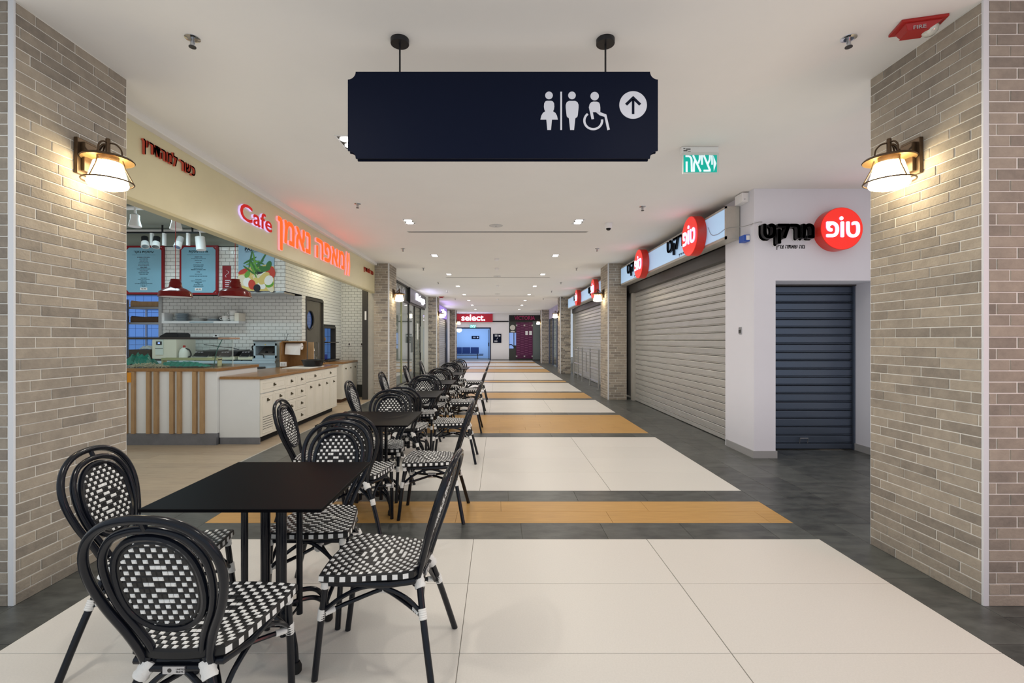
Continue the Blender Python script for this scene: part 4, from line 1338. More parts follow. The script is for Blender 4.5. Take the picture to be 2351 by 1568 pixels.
# wall shelf with crockery
t = thing('wall_shelf', (-5.65, 9.06, 1.70), 'white open wall shelf holding plates and cups on the tiles', 'shelf')
SZ = 1.745
MB().box(-6.38, -4.92, 8.95, 9.19, 1.70, SZ).build('shelf_board', cab_white, t, bevel=.003)
MB().box(-6.38, -6.33, 8.95, 9.19, SZ, 1.90).build('shelf_end', cab_white, t, bevel=.003)
MB().box(-5.00, -4.92, 8.95, 9.19, SZ, 1.90).build('shelf_end', cab_cream, t, bevel=.003)
MB().box(-5.85, -5.40, 8.945, 8.951, 1.71, 1.735).build('label_strip', M('blue_grey_strip', (.35, .45, .5), .4), t)
plate_b = M('blue_grey_crockery', (.40, .48, .53), .3)
plate_w = M('white_crockery', (.68, .69, .67), .25)
ords = ['lowest', 'second', 'third', 'fourth', 'fifth', 'sixth', 'seventh', 'topmost']


def plate(cx, z, r, mat, lab, grp, dx=0):
    o = MB().lathe([(r * .55, z), (r * .6, z + .004), (r, z + .014), (r, z + .017), (r * .6, z + .008), (0, z + .007)], (cx + dx, 9.07, 0), 28, close=False).build('plate', mat, smooth=True, loc=(cx + dx, 9.07, z))
    tag(o, lab, 'plate', grp)
    return o


for k in range(8):
    plate(-6.07, SZ + .001 + k * .0185, .115, plate_b, '%s blue-grey plate of the tall stack on the shelf' % ords[k], 'tall stack of blue-grey plates')
for k in range(3):
    plate(-5.74, SZ + .001 + k * .0185, .115 - k * .006, plate_w, '%s white plate of the low stack, middle of the shelf' % ('lowest', 'middle', 'topmost')[k], 'low stack of white plates')
for k in range(5):
    plate(-5.46, SZ + .001 + k * .0185, .115, plate_w if k > 1 else plate_b, '%s plate of the stack beside the white cups' % ('lowest', 'second', 'middle', 'fourth', 'topmost')[k], 'mixed plate stack by the cups')
for cx, z, lab in ((-5.22, SZ, 'round white cup at the middle right of the shelf'), (-5.075, SZ, 'lower white cup near the shelf end'), (-5.075, SZ + .10, 'upper white cup stacked near the shelf end')):
    t = thing('cup', (cx, 9.05, z), lab, 'cup')
    MB().lathe([(.04, z + .001), (.062, z + .02), (.07, z + .06), (.066, z + .10), (.06, z + .10), (.063, z + .05), (.0, z + .03)], (cx, 9.05, 0), 24, close=False).build('cup_body', plate_w, t, smooth=True)
    MB().tube(smooth_path([(cx - .06, 9.02, z + .08), (cx - .085, 9.0, z + .065), (cx - .08, 9.0, z + .035), (cx - .06, 9.02, z + .025)], 5), .007, 6).build('cup_handle', plate_w, t)
t = thing('wall_socket', (-5.49, YL, 1.47), 'wall socket plate on the tiles below the plates', 'socket')
MB().box(-5.55, -5.43, YL - .018, YL - .006, 1.43, 1.51).build('plate', cab_white, t, bevel=.003)
MB().lathe([(.018, -.004), (.018, 0)], (-5.49, YL - .018, 1.47), 12, 'y').build('outlet', dark_steel, t)
for xx, lab in ((-3.62, 'left dark socket on the tiled end wall'), (-3.32, 'right socket with a plug on the tiled end wall')):
    t = thing('wall_socket', (xx, 11.49, 1.28), lab, 'socket')
    MB().box(xx - .045, xx + .045, 11.478, 11.494, 1.24, 1.325).build('plate', white_plastic, t, bevel=.003)
    MB().box(xx - .02, xx + .01, 11.468, 11.479, 1.26, 1.305).build('outlet', dark_steel, t)

# on the oak worktop
WZ = .903
t = thing('towel_stand', (-3.66, 8.45, WZ), 'oak stand on the worktop holding a paper towel roll', 'stand')
MB().box(-3.86, -3.52, 8.650, 8.680, WZ, 1.345).build('back_board', oak_top, t, bevel=.003)
MB().box(-3.86, -3.835, 8.330, 8.650, WZ, 1.345).build('side_board', oak_top, t, bevel=.003)
MB().box(-3.50, -3.40, 8.680, 8.710, WZ, 1.345).build('back_board', oak_strip, t, bevel=.003)
MB().box(-3.86, -3.52, 8.400, 8.680, 1.345, 1.365).build('top_board', oak_top, t, bevel=.003)
MB().tube([(-3.82, 8.510, 1.27), (-3.52, 8.510, 1.27)], .008, 8).build('roll_bar', steel, t)
t = thing('paper_towel', (-3.67, 8.510, 1.27), 'white paper towel roll with a hanging sheet on the oak stand', 'paper towel')
MB().tube([(-3.81, 8.510, 1.27), (-3.54, 8.510, 1.27)], .062, 22).build('roll', M('paper_white', (.78, .76, .73), .8), t, smooth=True)
sh_ = MB()
nn = 14
pv = []
for j in range(7):
    for i in range(nn + 1):
        u = i / nn
        pv.append((-3.81 + .27 * u, 8.447 - .006 * math.sin(u * 9 + j * .5) - .003 * j, 1.275 - .024 * j - .015 * u * (j / 6)))
sh_.add(pv, [(j * (nn + 1) + i, j * (nn + 1) + i + 1, (j + 1) * (nn + 1) + i + 1, (j + 1) * (nn + 1) + i) for j in range(6) for i in range(nn)])
sh_.build('hanging_sheet', MATS['paper_white'], t, smooth=True)
t = thing('socket_box', (-3.78, 8.15, WZ), 'grey double socket box low on the oak stand', 'socket')
MB().box(-3.83, -3.73, 8.28, 8.328, 1.0 - .08, 1.0).build('box_body', white_plastic, t, bevel=.004)
for xx in (-3.81, -3.765):
    MB().box(xx, xx + .025, 8.275, 8.281, .94, .98).build('outlet', grey_plastic, t)
o = MB().box(-3.62, -3.17, 7.9, 8.60, WZ, WZ + .016).build('cutting_board', M('board_white', (.74, .72, .66), .4), bevel=.004, loc=(-3.4, 8.5, WZ))
tag(o, 'white board lying on the worktop under the black basin', 'board')
z = WZ + .017
t = thing('basin', (-3.29, 8.38, z), 'round black basin on the white board with chrome tap behind', 'basin')
MB().lathe([(.13, z), (.15, z + .004), (.188, z + .10), (.198, z + .115), (.19, z + .118), (.178, z + .10), (.14, z + .012), (0, z + .01)], (-3.29, 8.38, 0), 32, close=False).build('basin_body', black_metal, t, smooth=True)
MB().tube([(-3.11, 8.33, z + .06), (-3.085, 8.33, z + .075), (-3.085, 8.43, z + .075), (-3.11, 8.43, z + .06)], .006, 6).build('basin_handle', black_metal, t)
t = thing('tap', (-3.46, 8.85, WZ), 'slim chrome mixer tap rising behind the black basin', 'tap')
MB().tube([(-3.46, 8.85, WZ + .016), (-3.46, 8.85, 1.13)], .016, 12).build('tap_body', chrome, t, smooth=True)
MB().tube(smooth_path([(-3.46, 8.85, 1.13), (-3.455, 8.84, 1.20), (-3.44, 8.80, 1.23), (-3.41, 8.73, 1.20), (-3.41, 8.72, 1.17)], 5), .013, 10).build('spout', chrome, t, smooth=True)
MB().tube([(-3.46, 8.85, 1.20), (-3.48, 8.87, 1.285)], .01, 8).build('tap_lever', chrome, t)
# end posts of the cafe front
t = thing('shutter_post', (-3.0, 10.99, 0), 'dark shutter guide post at the far end of the cafe', 'post')
MB().box(-3.16, -3.04, 10.95, 11.08, 0, 2.75).build('dark_post', dark_steel, t, bevel=.003)
MB().box(-3.035, -2.895, 10.98, 11.06, 0, 2.5).build('pale_cover', alu_frame, t, bevel=.004)
MB().box(-3.10, -3.06, 10.944, 10.951, 1.85, 2.05).build('white_label', white_plastic, t)

# ------------------------------------------------------------------ glazed shop on the left beyond the second pillar
tag(MB().box(-6.0, -2.9, 11.62, 11.70, 0, CEIL).build('wall_left', shop_wall), 'side wall between the cafe and the glazed shop', 'wall', kind='structure')
tag(MB().box(-6.1, -6.0, 11.62, 20.2, 0, CEIL).build('wall_left', shop_wall), 'plain pale back wall inside the glazed shop', 'wall', kind='structure')
tag(MB().box(-6.0, -2.9, 20.2, 20.3, 0, CEIL).build('wall_left', shop_wall), 'far side wall of the glazed shop', 'wall', kind='structure')
GX = -3.05
t = thing('window_2', (GX, 15.5, 0), 'tall glass shopfront between the second and third pillars', 'window', kind='structure')
frame_m = M('dark_window_frame', (.05, .05, .052), .4, .4)
pale_edge = M('olive_glass_edge', (.34, .34, .18), .3)
for a, b in ((11.72, 14.78), (14.83, 15.95), (16.05, 17.1), (17.12, 18.4), (18.42, 19.4)):
    MB().box(GX - .006, GX + .006, a, b, .02, 2.60).build('pane', glass_m, t)
MB().box(GX - .006, GX + .006, 11.72, 15.9, 2.66, 3.12).build('pane', thin_glass('frosted_glass', (.55, .56, .54), .1), t)
for yy, w_, m_ in ((14.80, .03, pale_edge), (16.0, .09, frame_m), (17.11, .02, frame_m), (18.41, .02, frame_m)):
    MB().box(GX - .03, GX + .03, yy - w_ / 2, yy + w_ / 2, 0, 2.62 if yy != 16.0 else 3.14).build('mullion', m_, t)
MB().box(GX - .04, GX + .04, 11.72, 19.4, 2.60, 2.66).build('transom', frame_m, t)
MB().box(GX - .04, GX + .04, 11.72, 15.9, 3.12, CEIL).build('transom', frame_m, t)
MB().box(GX - .03, GX + .03, 11.72, 19.4, 0, .03).build('sill', frame_m, t)
MB().tube([(GX + .05, 18.2, .9), (GX + .05, 18.2, 1.9)], .014, 8).build('door_handle', steel, t)
for k in range(6):
    y_ = 12.3 + k * .5
    MB().tube(smooth_path([(GX + .012, y_, 2.70), (GX + .012, y_ + .1, 2.95), (GX + .012, y_ + .28, 3.05), (GX + .012, y_ + .4, 2.85), (GX + .012, y_ + .42, 2.70)], 5), .010, 5).build('painted_swirl', white_plastic, t)
t = thing('shop_sign', (-2.98, 17.6, 2.68), 'grey shop sign with lit white letters between second and third pillars', 'sign')
MB().box(-3.04, -2.97, 15.92, 19.35, 2.67, 3.13).build('sign_panel', M('grey_sign_panel', (.22, .22, .25), .35, .3), t, bevel=.004)
MB().box(-3.06, -2.965, 15.86, 15.92, 2.62, 3.15).build('sign_end', black_metal, t)
mb = MB()
text_mb(mb, 'Beinga', V((-2.97, 17.0, 2.74)), Y, Z, X, 1.9, .32, .03, 0, 0, .012, .004)
mb.build('lit_lettering', lit_white2, t)
# hanging notices on the shop glass
o = MB().box(GX + .008, GX + .012, 16.4, 16.8, .95, 1.5).build('door_poster', M('dark_poster', (.10, .12, .12), .4), loc=(GX, 16.6, 1.2))
tag(o, 'dark poster stuck on the glass shop door', 'poster')
o = MB().box(GX + .008, GX + .012, 17.6, 17.9, 1.4, 2.0).build('door_notice', M('pale_notice', (.6, .62, .58), .5), loc=(GX, 17.7, 1.7))
tag(o, 'pale paper notice on the glass shop door', 'notice')

# next shop on the left: grey shutter with violet sign
shutter('grey roller shutter under the violet sign, beyond the third pillar', (-3.0, 20.25, 0), Y, X, 6.0, .06, 2.5, .11, shutter_m)
tag(MB().box(-3.2, -3.1, 20.25, 28.7, 0, CEIL).build('wall_left', dark_steel), 'dark wall behind the far grey shutter on the cafe side', 'wall', kind='structure')
t = thing('shop_sign', (-2.95, 23.5, 2.55), 'violet lit shop sign beyond the third pillar on the cafe side', 'sign')
MB().box(-3.06, -2.95, 20.3, 27.0, 2.55, 3.13).build('sign_panel', M('violet_panel', (.35, .25, .6), .4, em=(.30, .18, .75), es=.55), t)
mb = MB()
text_mb(mb, 'שלגב', V((-2.95, 24.3, 2.68)), Y, Z, X, 2.0, .34, .03, 0, 0, .04, .004, True)
mb.build('lit_lettering', lit_white2, t)
t = thing('door_2', (-3.03, 26.9, 0), 'dark door frame near the farthest pillar on the cafe side', 'door', kind='structure')
MB().box(-3.06, -3.0, 26.3, 27.2, 0, 2.5).build('door_leaf', black_metal, t)
MB().box(-3.0, -2.96, 26.45, 26.5, .95, 1.2).build('door_handle', steel, t)

# right side third bay: dark shop window
t = thing('window_3', (3.0, 24, 0), 'dark glazed shopfront between the third and farthest pillars', 'window', kind='structure')
MB().box(3.0, 3.012, 20.25, 27.9, .05, 2.6).build('pane', glass_m, t)
for yy in (20.4, 22.2, 24.2, 26.0, 27.8):
    MB().box(2.97, 3.04, yy - .04, yy + .04, 0, 3.1).build('mullion', M('blue_grey_frame', (.12, .14, .22), .4, .4), t)
MB().box(2.97, 3.04, 20.25, 27.9, 2.6, CEIL).build('header', M('lilac_header', (.42, .38, .52), .5), t)
tag(MB().box(4.4, 4.5, 20.2, 28, 0, CEIL).build('wall_right', M('dim_shop_wall', (.25, .24, .26), .7)), 'dim back wall of the dark shop on the shutter side', 'wall', kind='structure')

# ------------------------------------------------------------------ far end wall with passage and shop
K = END / F


def bx(px):
    return (px - VX) * K


def bz(py):
    return EYE - (py - VY) * K


D0, D1, DT = bx(1040), bx(1127), bz(753)
wb_ = MB()
wb_.box(-3.3, D0, END, END + .15, 0, CEIL)
wb_.box(D0, D1, END, END + .15, DT, CEIL)
wb_.box(D1, bx(1168), END, END + .15, 0, CEIL)
wb_.box(bx(1168), 3.3, END, END + .15, 3.06, CEIL)
tag(wb_.build('wall_back', wall_white), 'white end wall of the corridor around the blue lit passage', 'wall', kind='structure')
pas = M('blue_light_tinted_paint', (0.46, 0.64, 0.86), 0.6)  # blue light of the passage put into the wall colour
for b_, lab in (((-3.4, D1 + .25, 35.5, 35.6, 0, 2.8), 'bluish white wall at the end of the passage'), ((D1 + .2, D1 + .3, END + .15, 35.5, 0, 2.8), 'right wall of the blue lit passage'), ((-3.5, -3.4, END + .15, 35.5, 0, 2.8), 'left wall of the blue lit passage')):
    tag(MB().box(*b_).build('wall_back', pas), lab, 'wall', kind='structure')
tag(MB().box(-3.5, D1 + .3, END + .15, 35.6, 2.8, 2.9).build('ceiling', wall_white), 'low ceiling of the blue lit passage', 'ceiling', kind='structure')
t = thing('door_3', ((D0 + D1) / 2, END, 0), 'dark framed glass doorway into the blue lit passage', 'door', kind='structure')
fm = M('navy_door_frame', (.02, .03, .07), .4)
MB().box(D1 - .09, D1, END - .02, END + .17, 0, DT).build('door_frame', fm, t)
MB().box(D0, D1, END - .02, END + .17, DT - .05, DT + .04).build('door_frame', fm, t)
MB().box(D1 - .17, D1 - .13, END + .05, END + .09, .05, DT - .1).build('door_bar', fm, t)
MB().box(D1 - .19, D1 - .11, END + .02, END + .1, .95, 1.2).build('door_handle', fm, t)
t = thing('shop_sign', (bx(1088), END - .1, bz(739)), 'red shop sign with glowing white word above the passage doorway', 'sign')
MB().box(bx(1046), bx(1131), END - .13, END - .01, bz(739.5), bz(721)).build('sign_panel', M('sign_red', (.36, .015, .025), .35, em=(.4, .01, .03), es=.18), t)
mb = MB()
text_mb(mb, 'select.', V((bx(1060), END - .13, bz(736.5))), X, Z, -Y, bx(1114) - bx(1060), bz(722.5) - bz(736.5), .05, 0, 0, .012, .004)
mb.build('lit_lettering', lit_white2, t)
tag(MB().box(bx(1131), bx(1168), END - .05, END, bz(739.3), bz(737)).build('trim_4', black_metal), 'black strip along the end wall between the two signs', 'trim', kind='structure')
tag(MB().box(D1 + .02, bx(1168), END - .02, END, 0, .08).build('baseboard_back', grey_base), 'grey skirting along the end wall', 'baseboard', kind='structure')


def icons(mb, x0, z0, h, yy):
    """small restroom pictograms for the far signs"""
    for k in range(3):
        x = x0 + k * h * .62
        mb.prism(circ(x, z0 + h * .85, h * .13, 10), (0, yy, 0), X, Z, -Y, 0, .004)
        mb.prism([(x - h * .2, z0 + h * .3), (x - h * .12, z0 + h * .7), (x + h * .12, z0 + h * .7), (x + h * .2, z0 + h * .3), (x + h * .08, z0), (x - h * .08, z0)], (0, yy, 0), X, Z, -Y, 0, .004)


t = thing('directory_sign', (bx(1141.5), END, bz(787)), 'black square restroom sign on the white end wall', 'sign')
MB().box(bx(1132), bx(1151), END - .04, END - .002, bz(787), bz(766.5)).build('panel', sign_navy, t, bevel=.012)
mb = MB()
icons(mb, bx(1137), bz(773), .15, END - .041)
mb.prism(circ(bx(1147), bz(771), .06, 14), (0, END - .041, 0), X, Z, -Y, 0, .004)
mb.prism([(bx(1139.5), bz(779)), (bx(1141), bz(778.5)), (bx(1143.5), bz(775)), (bx(1142.5), bz(775))], (0, END - .041, 0), X, Z, -Y, 0, .004)
for k in range(3):
    mb.box(bx(1135), bx(1142), END - .045, END - .041, bz(785 - k * 1.2), bz(784.4 - k * 1.2))
mb.build('pictograms', sign_white, t)
t = thing('direction_sign', (bx(1092), 35.48, bz(772)), 'small navy restroom sign on the bluish passage wall', 'sign')
q = 35.48 / F
MB().box((1083 - VX) * q, (1100 - VX) * q, 35.45, 35.498, EYE - (778 - VY) * q, EYE - (771.5 - VY) * q).build('panel', sign_navy, t, bevel=.01)
mb = MB()
icons(mb, (1087 - VX) * q, EYE - (776.3 - VY) * q, .11, 35.449)
mb.prism(circ((1096.5 - VX) * q, EYE - (774.7 - VY) * q, .06, 14), (0, 35.449, 0), X, Z, -Y, 0, .004)
mb.build('pictograms', sign_white, t)
t = thing('exit_sign', (bx(1086), END - .25, bz(753)), 'small green exit sign hung above the passage doorway', 'exit sign')
MB().box(bx(1079), bx(1092.5), END - .17, END - .13, bz(752.8), bz(746)).build('lit_panel', exit_green, t)
MB().box(bx(1085), bx(1086.5), END - .17, END, bz(746), bz(745)).build('bracket', white_plastic, t)
mb = MB()
text_mb(mb, 'יציאה', V((bx(1080), END - .17, bz(752.2))), X, Z, -Y, .36, .17, .004, 0, 0, .03, 0, True)
mb.build('lettering', exit_white, t)
t = thing('passage_lamp', (bx(1054), 34.0, 2.1), 'white globe lamp hanging in the blue lit passage', 'lamp')
p = at(1054, 757, 34.0)
MB().lathe([(0, -.2), (.12, -.17), (.19, -.08), (.2, 0), (.16, .09), (.06, .13)], p, 20, close=False).build('globe', M('lit_globe', (1, 1, 1), .4, em=(.9, .97, 1), es=3.0), t, smooth=True)
MB().tube([p + V((0, 0, .12)), (p.x, p.y, 2.8)], .01, 6).build('cord', black_metal, t)
# waiting bench in the passage
t = thing('waiting_bench', (-2.3, 34.6, 0), 'dark blue row of waiting seats inside the lit passage', 'bench')
navy = M('navy_seat', (.02, .05, .16), .45)
x0, x1 = -3.3, -1.42
for k in range(3):
    a = x0 + k * (x1 - x0) / 3
    b = a + (x1 - x0) / 3 - .03
    MB().box(a, b, 34.75, 34.82, .42, .84).build('backrest', navy, t, bevel=.02)
    MB().box(a, b, 34.28, 34.75, .36, .42).build('seat', navy, t, bevel=.02)
MB().box(x0, x1 + .3, 34.45, 34.52, .24, .30).build('beam', dark_steel, t)
MB().box(x1, x1 + .32, 34.28, 34.7, .33, .36).build('side_table', navy, t)
for xx in (x0 + .1, x1 - .1):
    MB().box(xx - .03, xx + .03, 34.2, 34.85, 0, .04).build('foot', dark_steel, t)
    MB().box(xx - .025, xx + .025, 34.45, 34.52, .04, .36).build('leg', dark_steel, t)

# dark shop at the right of the end wall
vx0, vx1 = bx(1168.5), bx(1240)
t = thing('storefront', (1.7, END, 0), 'dark glazed shopfront with a purple panel at the corridor end', 'shopfront')
MB().box(vx0, 3.3, END + .1, END + .15, 0, 3.06).build('back_panel', M('dark_green_glass', (.045, .05, .045), .25), t)
MB().box(vx0, vx1, END - .06, END + .08, bz(737), bz(724)).build('sign_band', black_metal, t, bevel=.01)
mb = MB()
text_mb(mb, 'VICTORIA', V((bx(1181), END - .06, bz(734.5))), X, Z, -Y, bx(1228) - bx(1181), bz(725.5) - bz(734.5), .03, 0, 0, .02, .003)
mb.build('lettering', M('dusky_pink_letter', (.36, .08, .17), .4, em=(.5, .06, .18), es=.22), t)
MB().box(bx(1223), vx1, END + .04, END + .1, .05, bz(737)).build('glass_panel', M('grey_green_glass', (.13, .155, .15), .15), t)
pw = MB().box(bx(1185), bx(1223), END, END + .09, .12, bz(740)).build('purple_panel', M('purple_panel', (.085, .010, .055), .3), t)
mb = MB()
for c_ in range(4):
    for r_ in range(14):
        xx = bx(1186.5) + c_ * .27
        zz = .35 + r_ * .16 + (.08 if c_ % 2 else 0)
        mb.box(xx, xx + .2, END - .004, END, zz, zz + .022)
mb.build('repeated_print', M('mauve_print', (.28, .10, .20), .5), pw)
for px_, py_ in ((1186, 747), (1204, 747), (1222, 747), (1186, 818), (1204, 818), (1222, 818)):
    MB().box(bx(px_) - .05, bx(px_) + .05, END - .02, END, bz(py_) - .05, bz(py_) + .05).build('clamp', steel, t)
for px_, w_ in ((1209, .17), (1218, .18)):
    MB().box(bx(px_) - w_ / 2, bx(px_) + w_ / 2, END - .014, END - .004, bz(769), bz(760)).build('paper_notice', white_plastic, t)
MB().prism(circ(bx(1177), bz(752), .18, 24), (0, END + .1, 0), X, Z, -Y, 0, .03).build('round_sticker', M('pale_sticker', (.6, .58, .52), .5), t)
MB().box(bx(1172.5), bx(1182), END + .09, END + .1, bz(763), bz(760)).build('sticker', M('pale_sticker', (.6, .58, .52), .5), t)
lb = M('blue_window_light', (.25, .40, .75), .3, em=(.22, .36, .85), es=.45)
MB().box(bx(1169.5), bx(1179), END + .09, END + .1, bz(800), bz(764)).build('blue_window', lb, t)
MB().box(bx(1181), bx(1185), END + .09, END + .1, bz(793), bz(764)).build('blue_window', lb, t)
MB().tube(smooth_path([(bx(1168.5), END + .06, bz(792)), (bx(1174), END + .06, bz(791)), (bx(1179), END + .06, bz(795)), (bx(1183), END + .06, bz(796))], 5), .03, 8).build('curved_rail', black_metal, t)
tag(MB().box(-3.2, -3.1, 28.7, END, 0, CEIL).build('wall_left', wall_white), 'short white wall beside the passage doorway', 'wall', kind='structure')
tag(MB().box(3.1, 3.2, 28.0, END, 0, CEIL).build('wall_right', M('dim_shop_wall', (.25, .24, .26), .7)), 'short dim wall at the far right corner', 'wall', kind='structure')

# ------------------------------------------------------------------ ceiling fixtures
ordw = ['first', 'second', 'third', 'fourth', 'fifth', 'sixth', 'seventh', 'eighth', 'ninth', 'tenth', 'eleventh', 'twelfth']
proto = None
for k, yy in enumerate(DOWN_Y):
    for s_, xx in enumerate(DOWN_X):
        lab = 'double square-framed recessed downlight, %s from the front on the %s' % (ordw[k], 'cafe side' if s_ == 0 else 'shutter side')
        if proto is None:
            t = thing('downlight', (xx, yy, CEIL), lab, 'ceiling light', 'recessed double downlights')
            fr = MB()
            x0, x1, y0, y1, z0, z1 = xx - .08, xx + .08, yy - .15, yy + .15, CEIL - .006, CEIL
            fr.box(x0, x1, y0, y0 + .012, z0, z1).box(x0, x1, y1 - .012, y1, z0, z1).box(x0, x0 + .012, y0, y1, z0, z1).box(x1 - .012, x1, y0, y1, z0, z1)
            fr.build('frame', white_plastic, t)
            MB().box(x0 + .01, x1 - .01, y0 + .01, y1 - .01, CEIL - .002, CEIL - .0005).build('dark_inset', dark_steel, t)
            for dy in (-.07, .07):
                MB().lathe([(.058, CEIL - .006), (.058, CEIL - .002)], (xx, yy + dy, 0), 24).build('lit_lamp', down_em, t)
            proto = t
        else:
            t = copy_tree(proto)
            t.location = (xx, yy, CEIL)
            t['label'] = lab
# slot air diffusers
for k, yy in enumerate((7.77, 13.45, 19.1, 24.75)):
    t = thing('slot_diffuser', (-.02, yy, CEIL), 'long thin slot air diffuser, %s from the front across the ceiling' % ordw[k], 'air diffuser', 'slot air diffusers')
    MB().box(-1.5, 1.47, yy - .035, yy + .035, CEIL - .003, CEIL).build('frame', grey_plastic, t)
    MB().box(-1.48, 1.45, yy - .022, yy + .022, CEIL - .005, CEIL - .003).build('dark_slot', dark_steel, t)
# sprinklers
SPR = [(-1.80, 2.78), (2.06, 2.78), (-1.84, 6.17), (1.92, 6.3), (-1.86, 9.2), (1.92, 9.2), (-1.86, 11.7), (1.93, 11.7), (-1.86, 14.6), (1.93, 14.6), (-1.87, 17.2), (1.93, 17.2), (-1.87, 20.4), (1.93, 20.4)]
for k, (xx, yy) in enumerate(SPR):
    t = thing('sprinkler', (xx, yy, CEIL), 'chrome ceiling sprinkler, %s from the front on the %s' % (ordw[k // 2], 'cafe side' if xx < 0 else 'shutter side'), 'sprinkler', 'ceiling sprinklers')
    MB().lathe([(.026, CEIL - .008), (.042, CEIL - .004), (.043, CEIL)], (xx, yy, 0), 20).build('escutcheon', chrome, t)
    MB().lathe([(.008, CEIL - .05), (.011, CEIL - .035), (.008, CEIL - .008)], (xx, yy, 0), 10).build('sprinkler_body', steel, t)
    MB().lathe([(.020, CEIL - .056), (.020, CEIL - .051)], (xx, yy, 0), 12).build('deflector', dark_steel, t)
    for s_ in (-1, 1):
        MB().tube([(xx + s_ * .009, yy, CEIL - .012), (xx + s_ * .013, yy, CEIL - .035), (xx, yy, CEIL - .052)], .0022, 5).build('frame_arm', steel, t)
for k, yy in enumerate((7.35, 13.2, 18.3)):
    t = thing('ceiling_speaker', (-.04, yy, CEIL), 'round flush ceiling speaker on the centre line, %s from the front' % ordw[k], 'speaker')
    MB().lathe([(.095, CEIL - .008), (.105, CEIL - .005), (.105, CEIL)], (-.04, yy, 0), 28).build('grille', grey_plastic, t)
    MB().lathe([(.008, CEIL - .011), (.008, CEIL - .008)], (-.04, yy, 0), 10).build('badge', dark_steel, t)
for k, (yy, r) in enumerate(((10.35, .05), (11.7, .05), (15.4, .05), (20.6, .05))):
    t = thing('smoke_detector', (-.04, yy, CEIL), 'small smoke detector on the ceiling centre line, %s from the front' % ordw[k], 'smoke detector')
    MB().lathe([(.03, CEIL - .05), (.045, CEIL - .04), (.05, CEIL - .02)], (-.04, yy, 0), 20).build('detector_head', white_plastic, t)
    MB().lathe([(.055, CEIL - .02), (.055, CEIL)], (-.04, yy, 0), 20).build('base', white_plastic, t)
t = thing('dome_camera', (1.675, 7.2, CEIL), 'white ceiling dome camera with dark lens near the right downlight', 'camera')
MB().lathe([(.05, CEIL - .078), (.055, CEIL - .07), (.058, CEIL)], (1.675, 7.2, 0), 24).build('housing', white_plastic, t, smooth=True)
MB().lathe([(.0, CEIL - .112), (.02, CEIL - .108), (.033, CEIL - .096), (.038, CEIL - .078)], (1.675, 7.2, 0), 20, close=False).build('dome', M('dark_dome', (.012, .012, .014), .1), t, smooth=True)
for xx, yy, lab, rz in ((2.36, 2.66, 'red fire alarm strobe on the ceiling beside the nearest right pillar', -.25), (-2.35, 19.5, 'small red fire alarm strobe far along the cafe side', 0)):
    t = thing('alarm_strobe', (xx, yy, CEIL), lab, 'fire alarm')
    b = .11
    MB().prism([(xx - b, yy - .07), (xx + b, yy - .07), (xx + b, yy + .07), (xx - b, yy + .07)], (0, 0, CEIL), X, Y, Z, -.016, 0).build('base_plate', red_plastic, t, bevel=.006)
    hm = MB()
    hm.add([(xx - .085, yy - .055, CEIL - .016), (xx + .095, yy - .055, CEIL - .016), (xx + .095, yy + .055, CEIL - .016), (xx - .085, yy + .055, CEIL - .016),
            (xx - .065, yy - .04, CEIL - .055), (xx + .03, yy - .04, CEIL - .055), (xx + .03, yy + .04, CEIL - .055), (xx - .065, yy + .04, CEIL - .055)],
           [(3, 2, 1, 0), (4, 5, 6, 7)[::-1], (0, 1, 5, 4), (1, 2, 6, 5), (2, 3, 7, 6), (3, 0, 4, 7)])
    hm.build('housing', red_plastic, t, bevel=.005)
    lm = MB()
    lm.lathe([(0, -.045), (.025, -.038), (.038, -.02), (.042, 0)], (xx + .055, yy, CEIL - .03), 20, close=False)
    lm.build('clear_dome', clear_dome, t, smooth=True)
    fm2 = MB()
    text_mb(fm2, 'FIRE', V((xx - .045, yy - .0475, CEIL - .05)), X, Z, V((0, -1, -.4)).normalized(), .06, .02, .002, 0, 0, .02)
    fm2.build('lettering', white_plastic, t)
    t.rotation_euler = (0, 0, rz)

# ------------------------------------------------------------------ hanging direction sign
SY = 2.77
t = thing('hanging_sign', (.025, SY, 2.455), 'dark navy hanging sign with white restroom pictograms and an arrow', 'sign')


def sg(u, v_):
    p = at(780 + u / 3.0934, 60 + v_ / 3.0934, SY)
    return (p.x, p.z)


x0, x1, z0, z1, r_ = (798.5 - VX) * SY / F, (1510.5 - VX) * SY / F, EYE - (363.5 - VY) * SY / F, EYE - (164.5 - VY) * SY / F, .046


def notch(x0, x1, z0, z1, r_, n=7):
    pts = []
    for (cx, cz, a0) in ((x0, z0, PI / 2), (x1, z0, PI), (x1, z1, PI * 1.5), (x0, z1, 0)):
        # quarter circle bitten out of each corner
        seg = [(cx + r_ * math.cos(a0 - i * (PI / 2) / n), cz + r_ * math.sin(a0 - i * (PI / 2) / n)) for i in range(n + 1)]
        pts += seg
    return pts


MB().prism(notch(x0, x1, z0, z1, r_), (0, SY, 0), X, Z, -Y, -.012, 0).build('front_panel', sign_navy, t)
MB().prism(notch(x0, x1, z0, z1, r_), (0, SY, 0), X, Z, -Y, -.052, -.04).build('rear_panel', sign_navy, t)
MB().box(x0 + .05, x1 - .05, SY + .012, SY + .04, z0 + .008, z1 - .004).build('inner_body', black_metal, t)
pic = MB()


def poly(mb, pts, d1=.002):
    mb.prism([sg(*p) for p in pts], (0, SY, 0), X, Z, -Y, 0, d1)


def disc(mb, u, v_, r, d0=0, d1=.002):
    c_ = sg(u, v_)
    mb.prism(circ(c_[0], c_[1], r / 3.0934 * SY / F, 40), (0, SY, 0), X, Z, -Y, d0, d1)


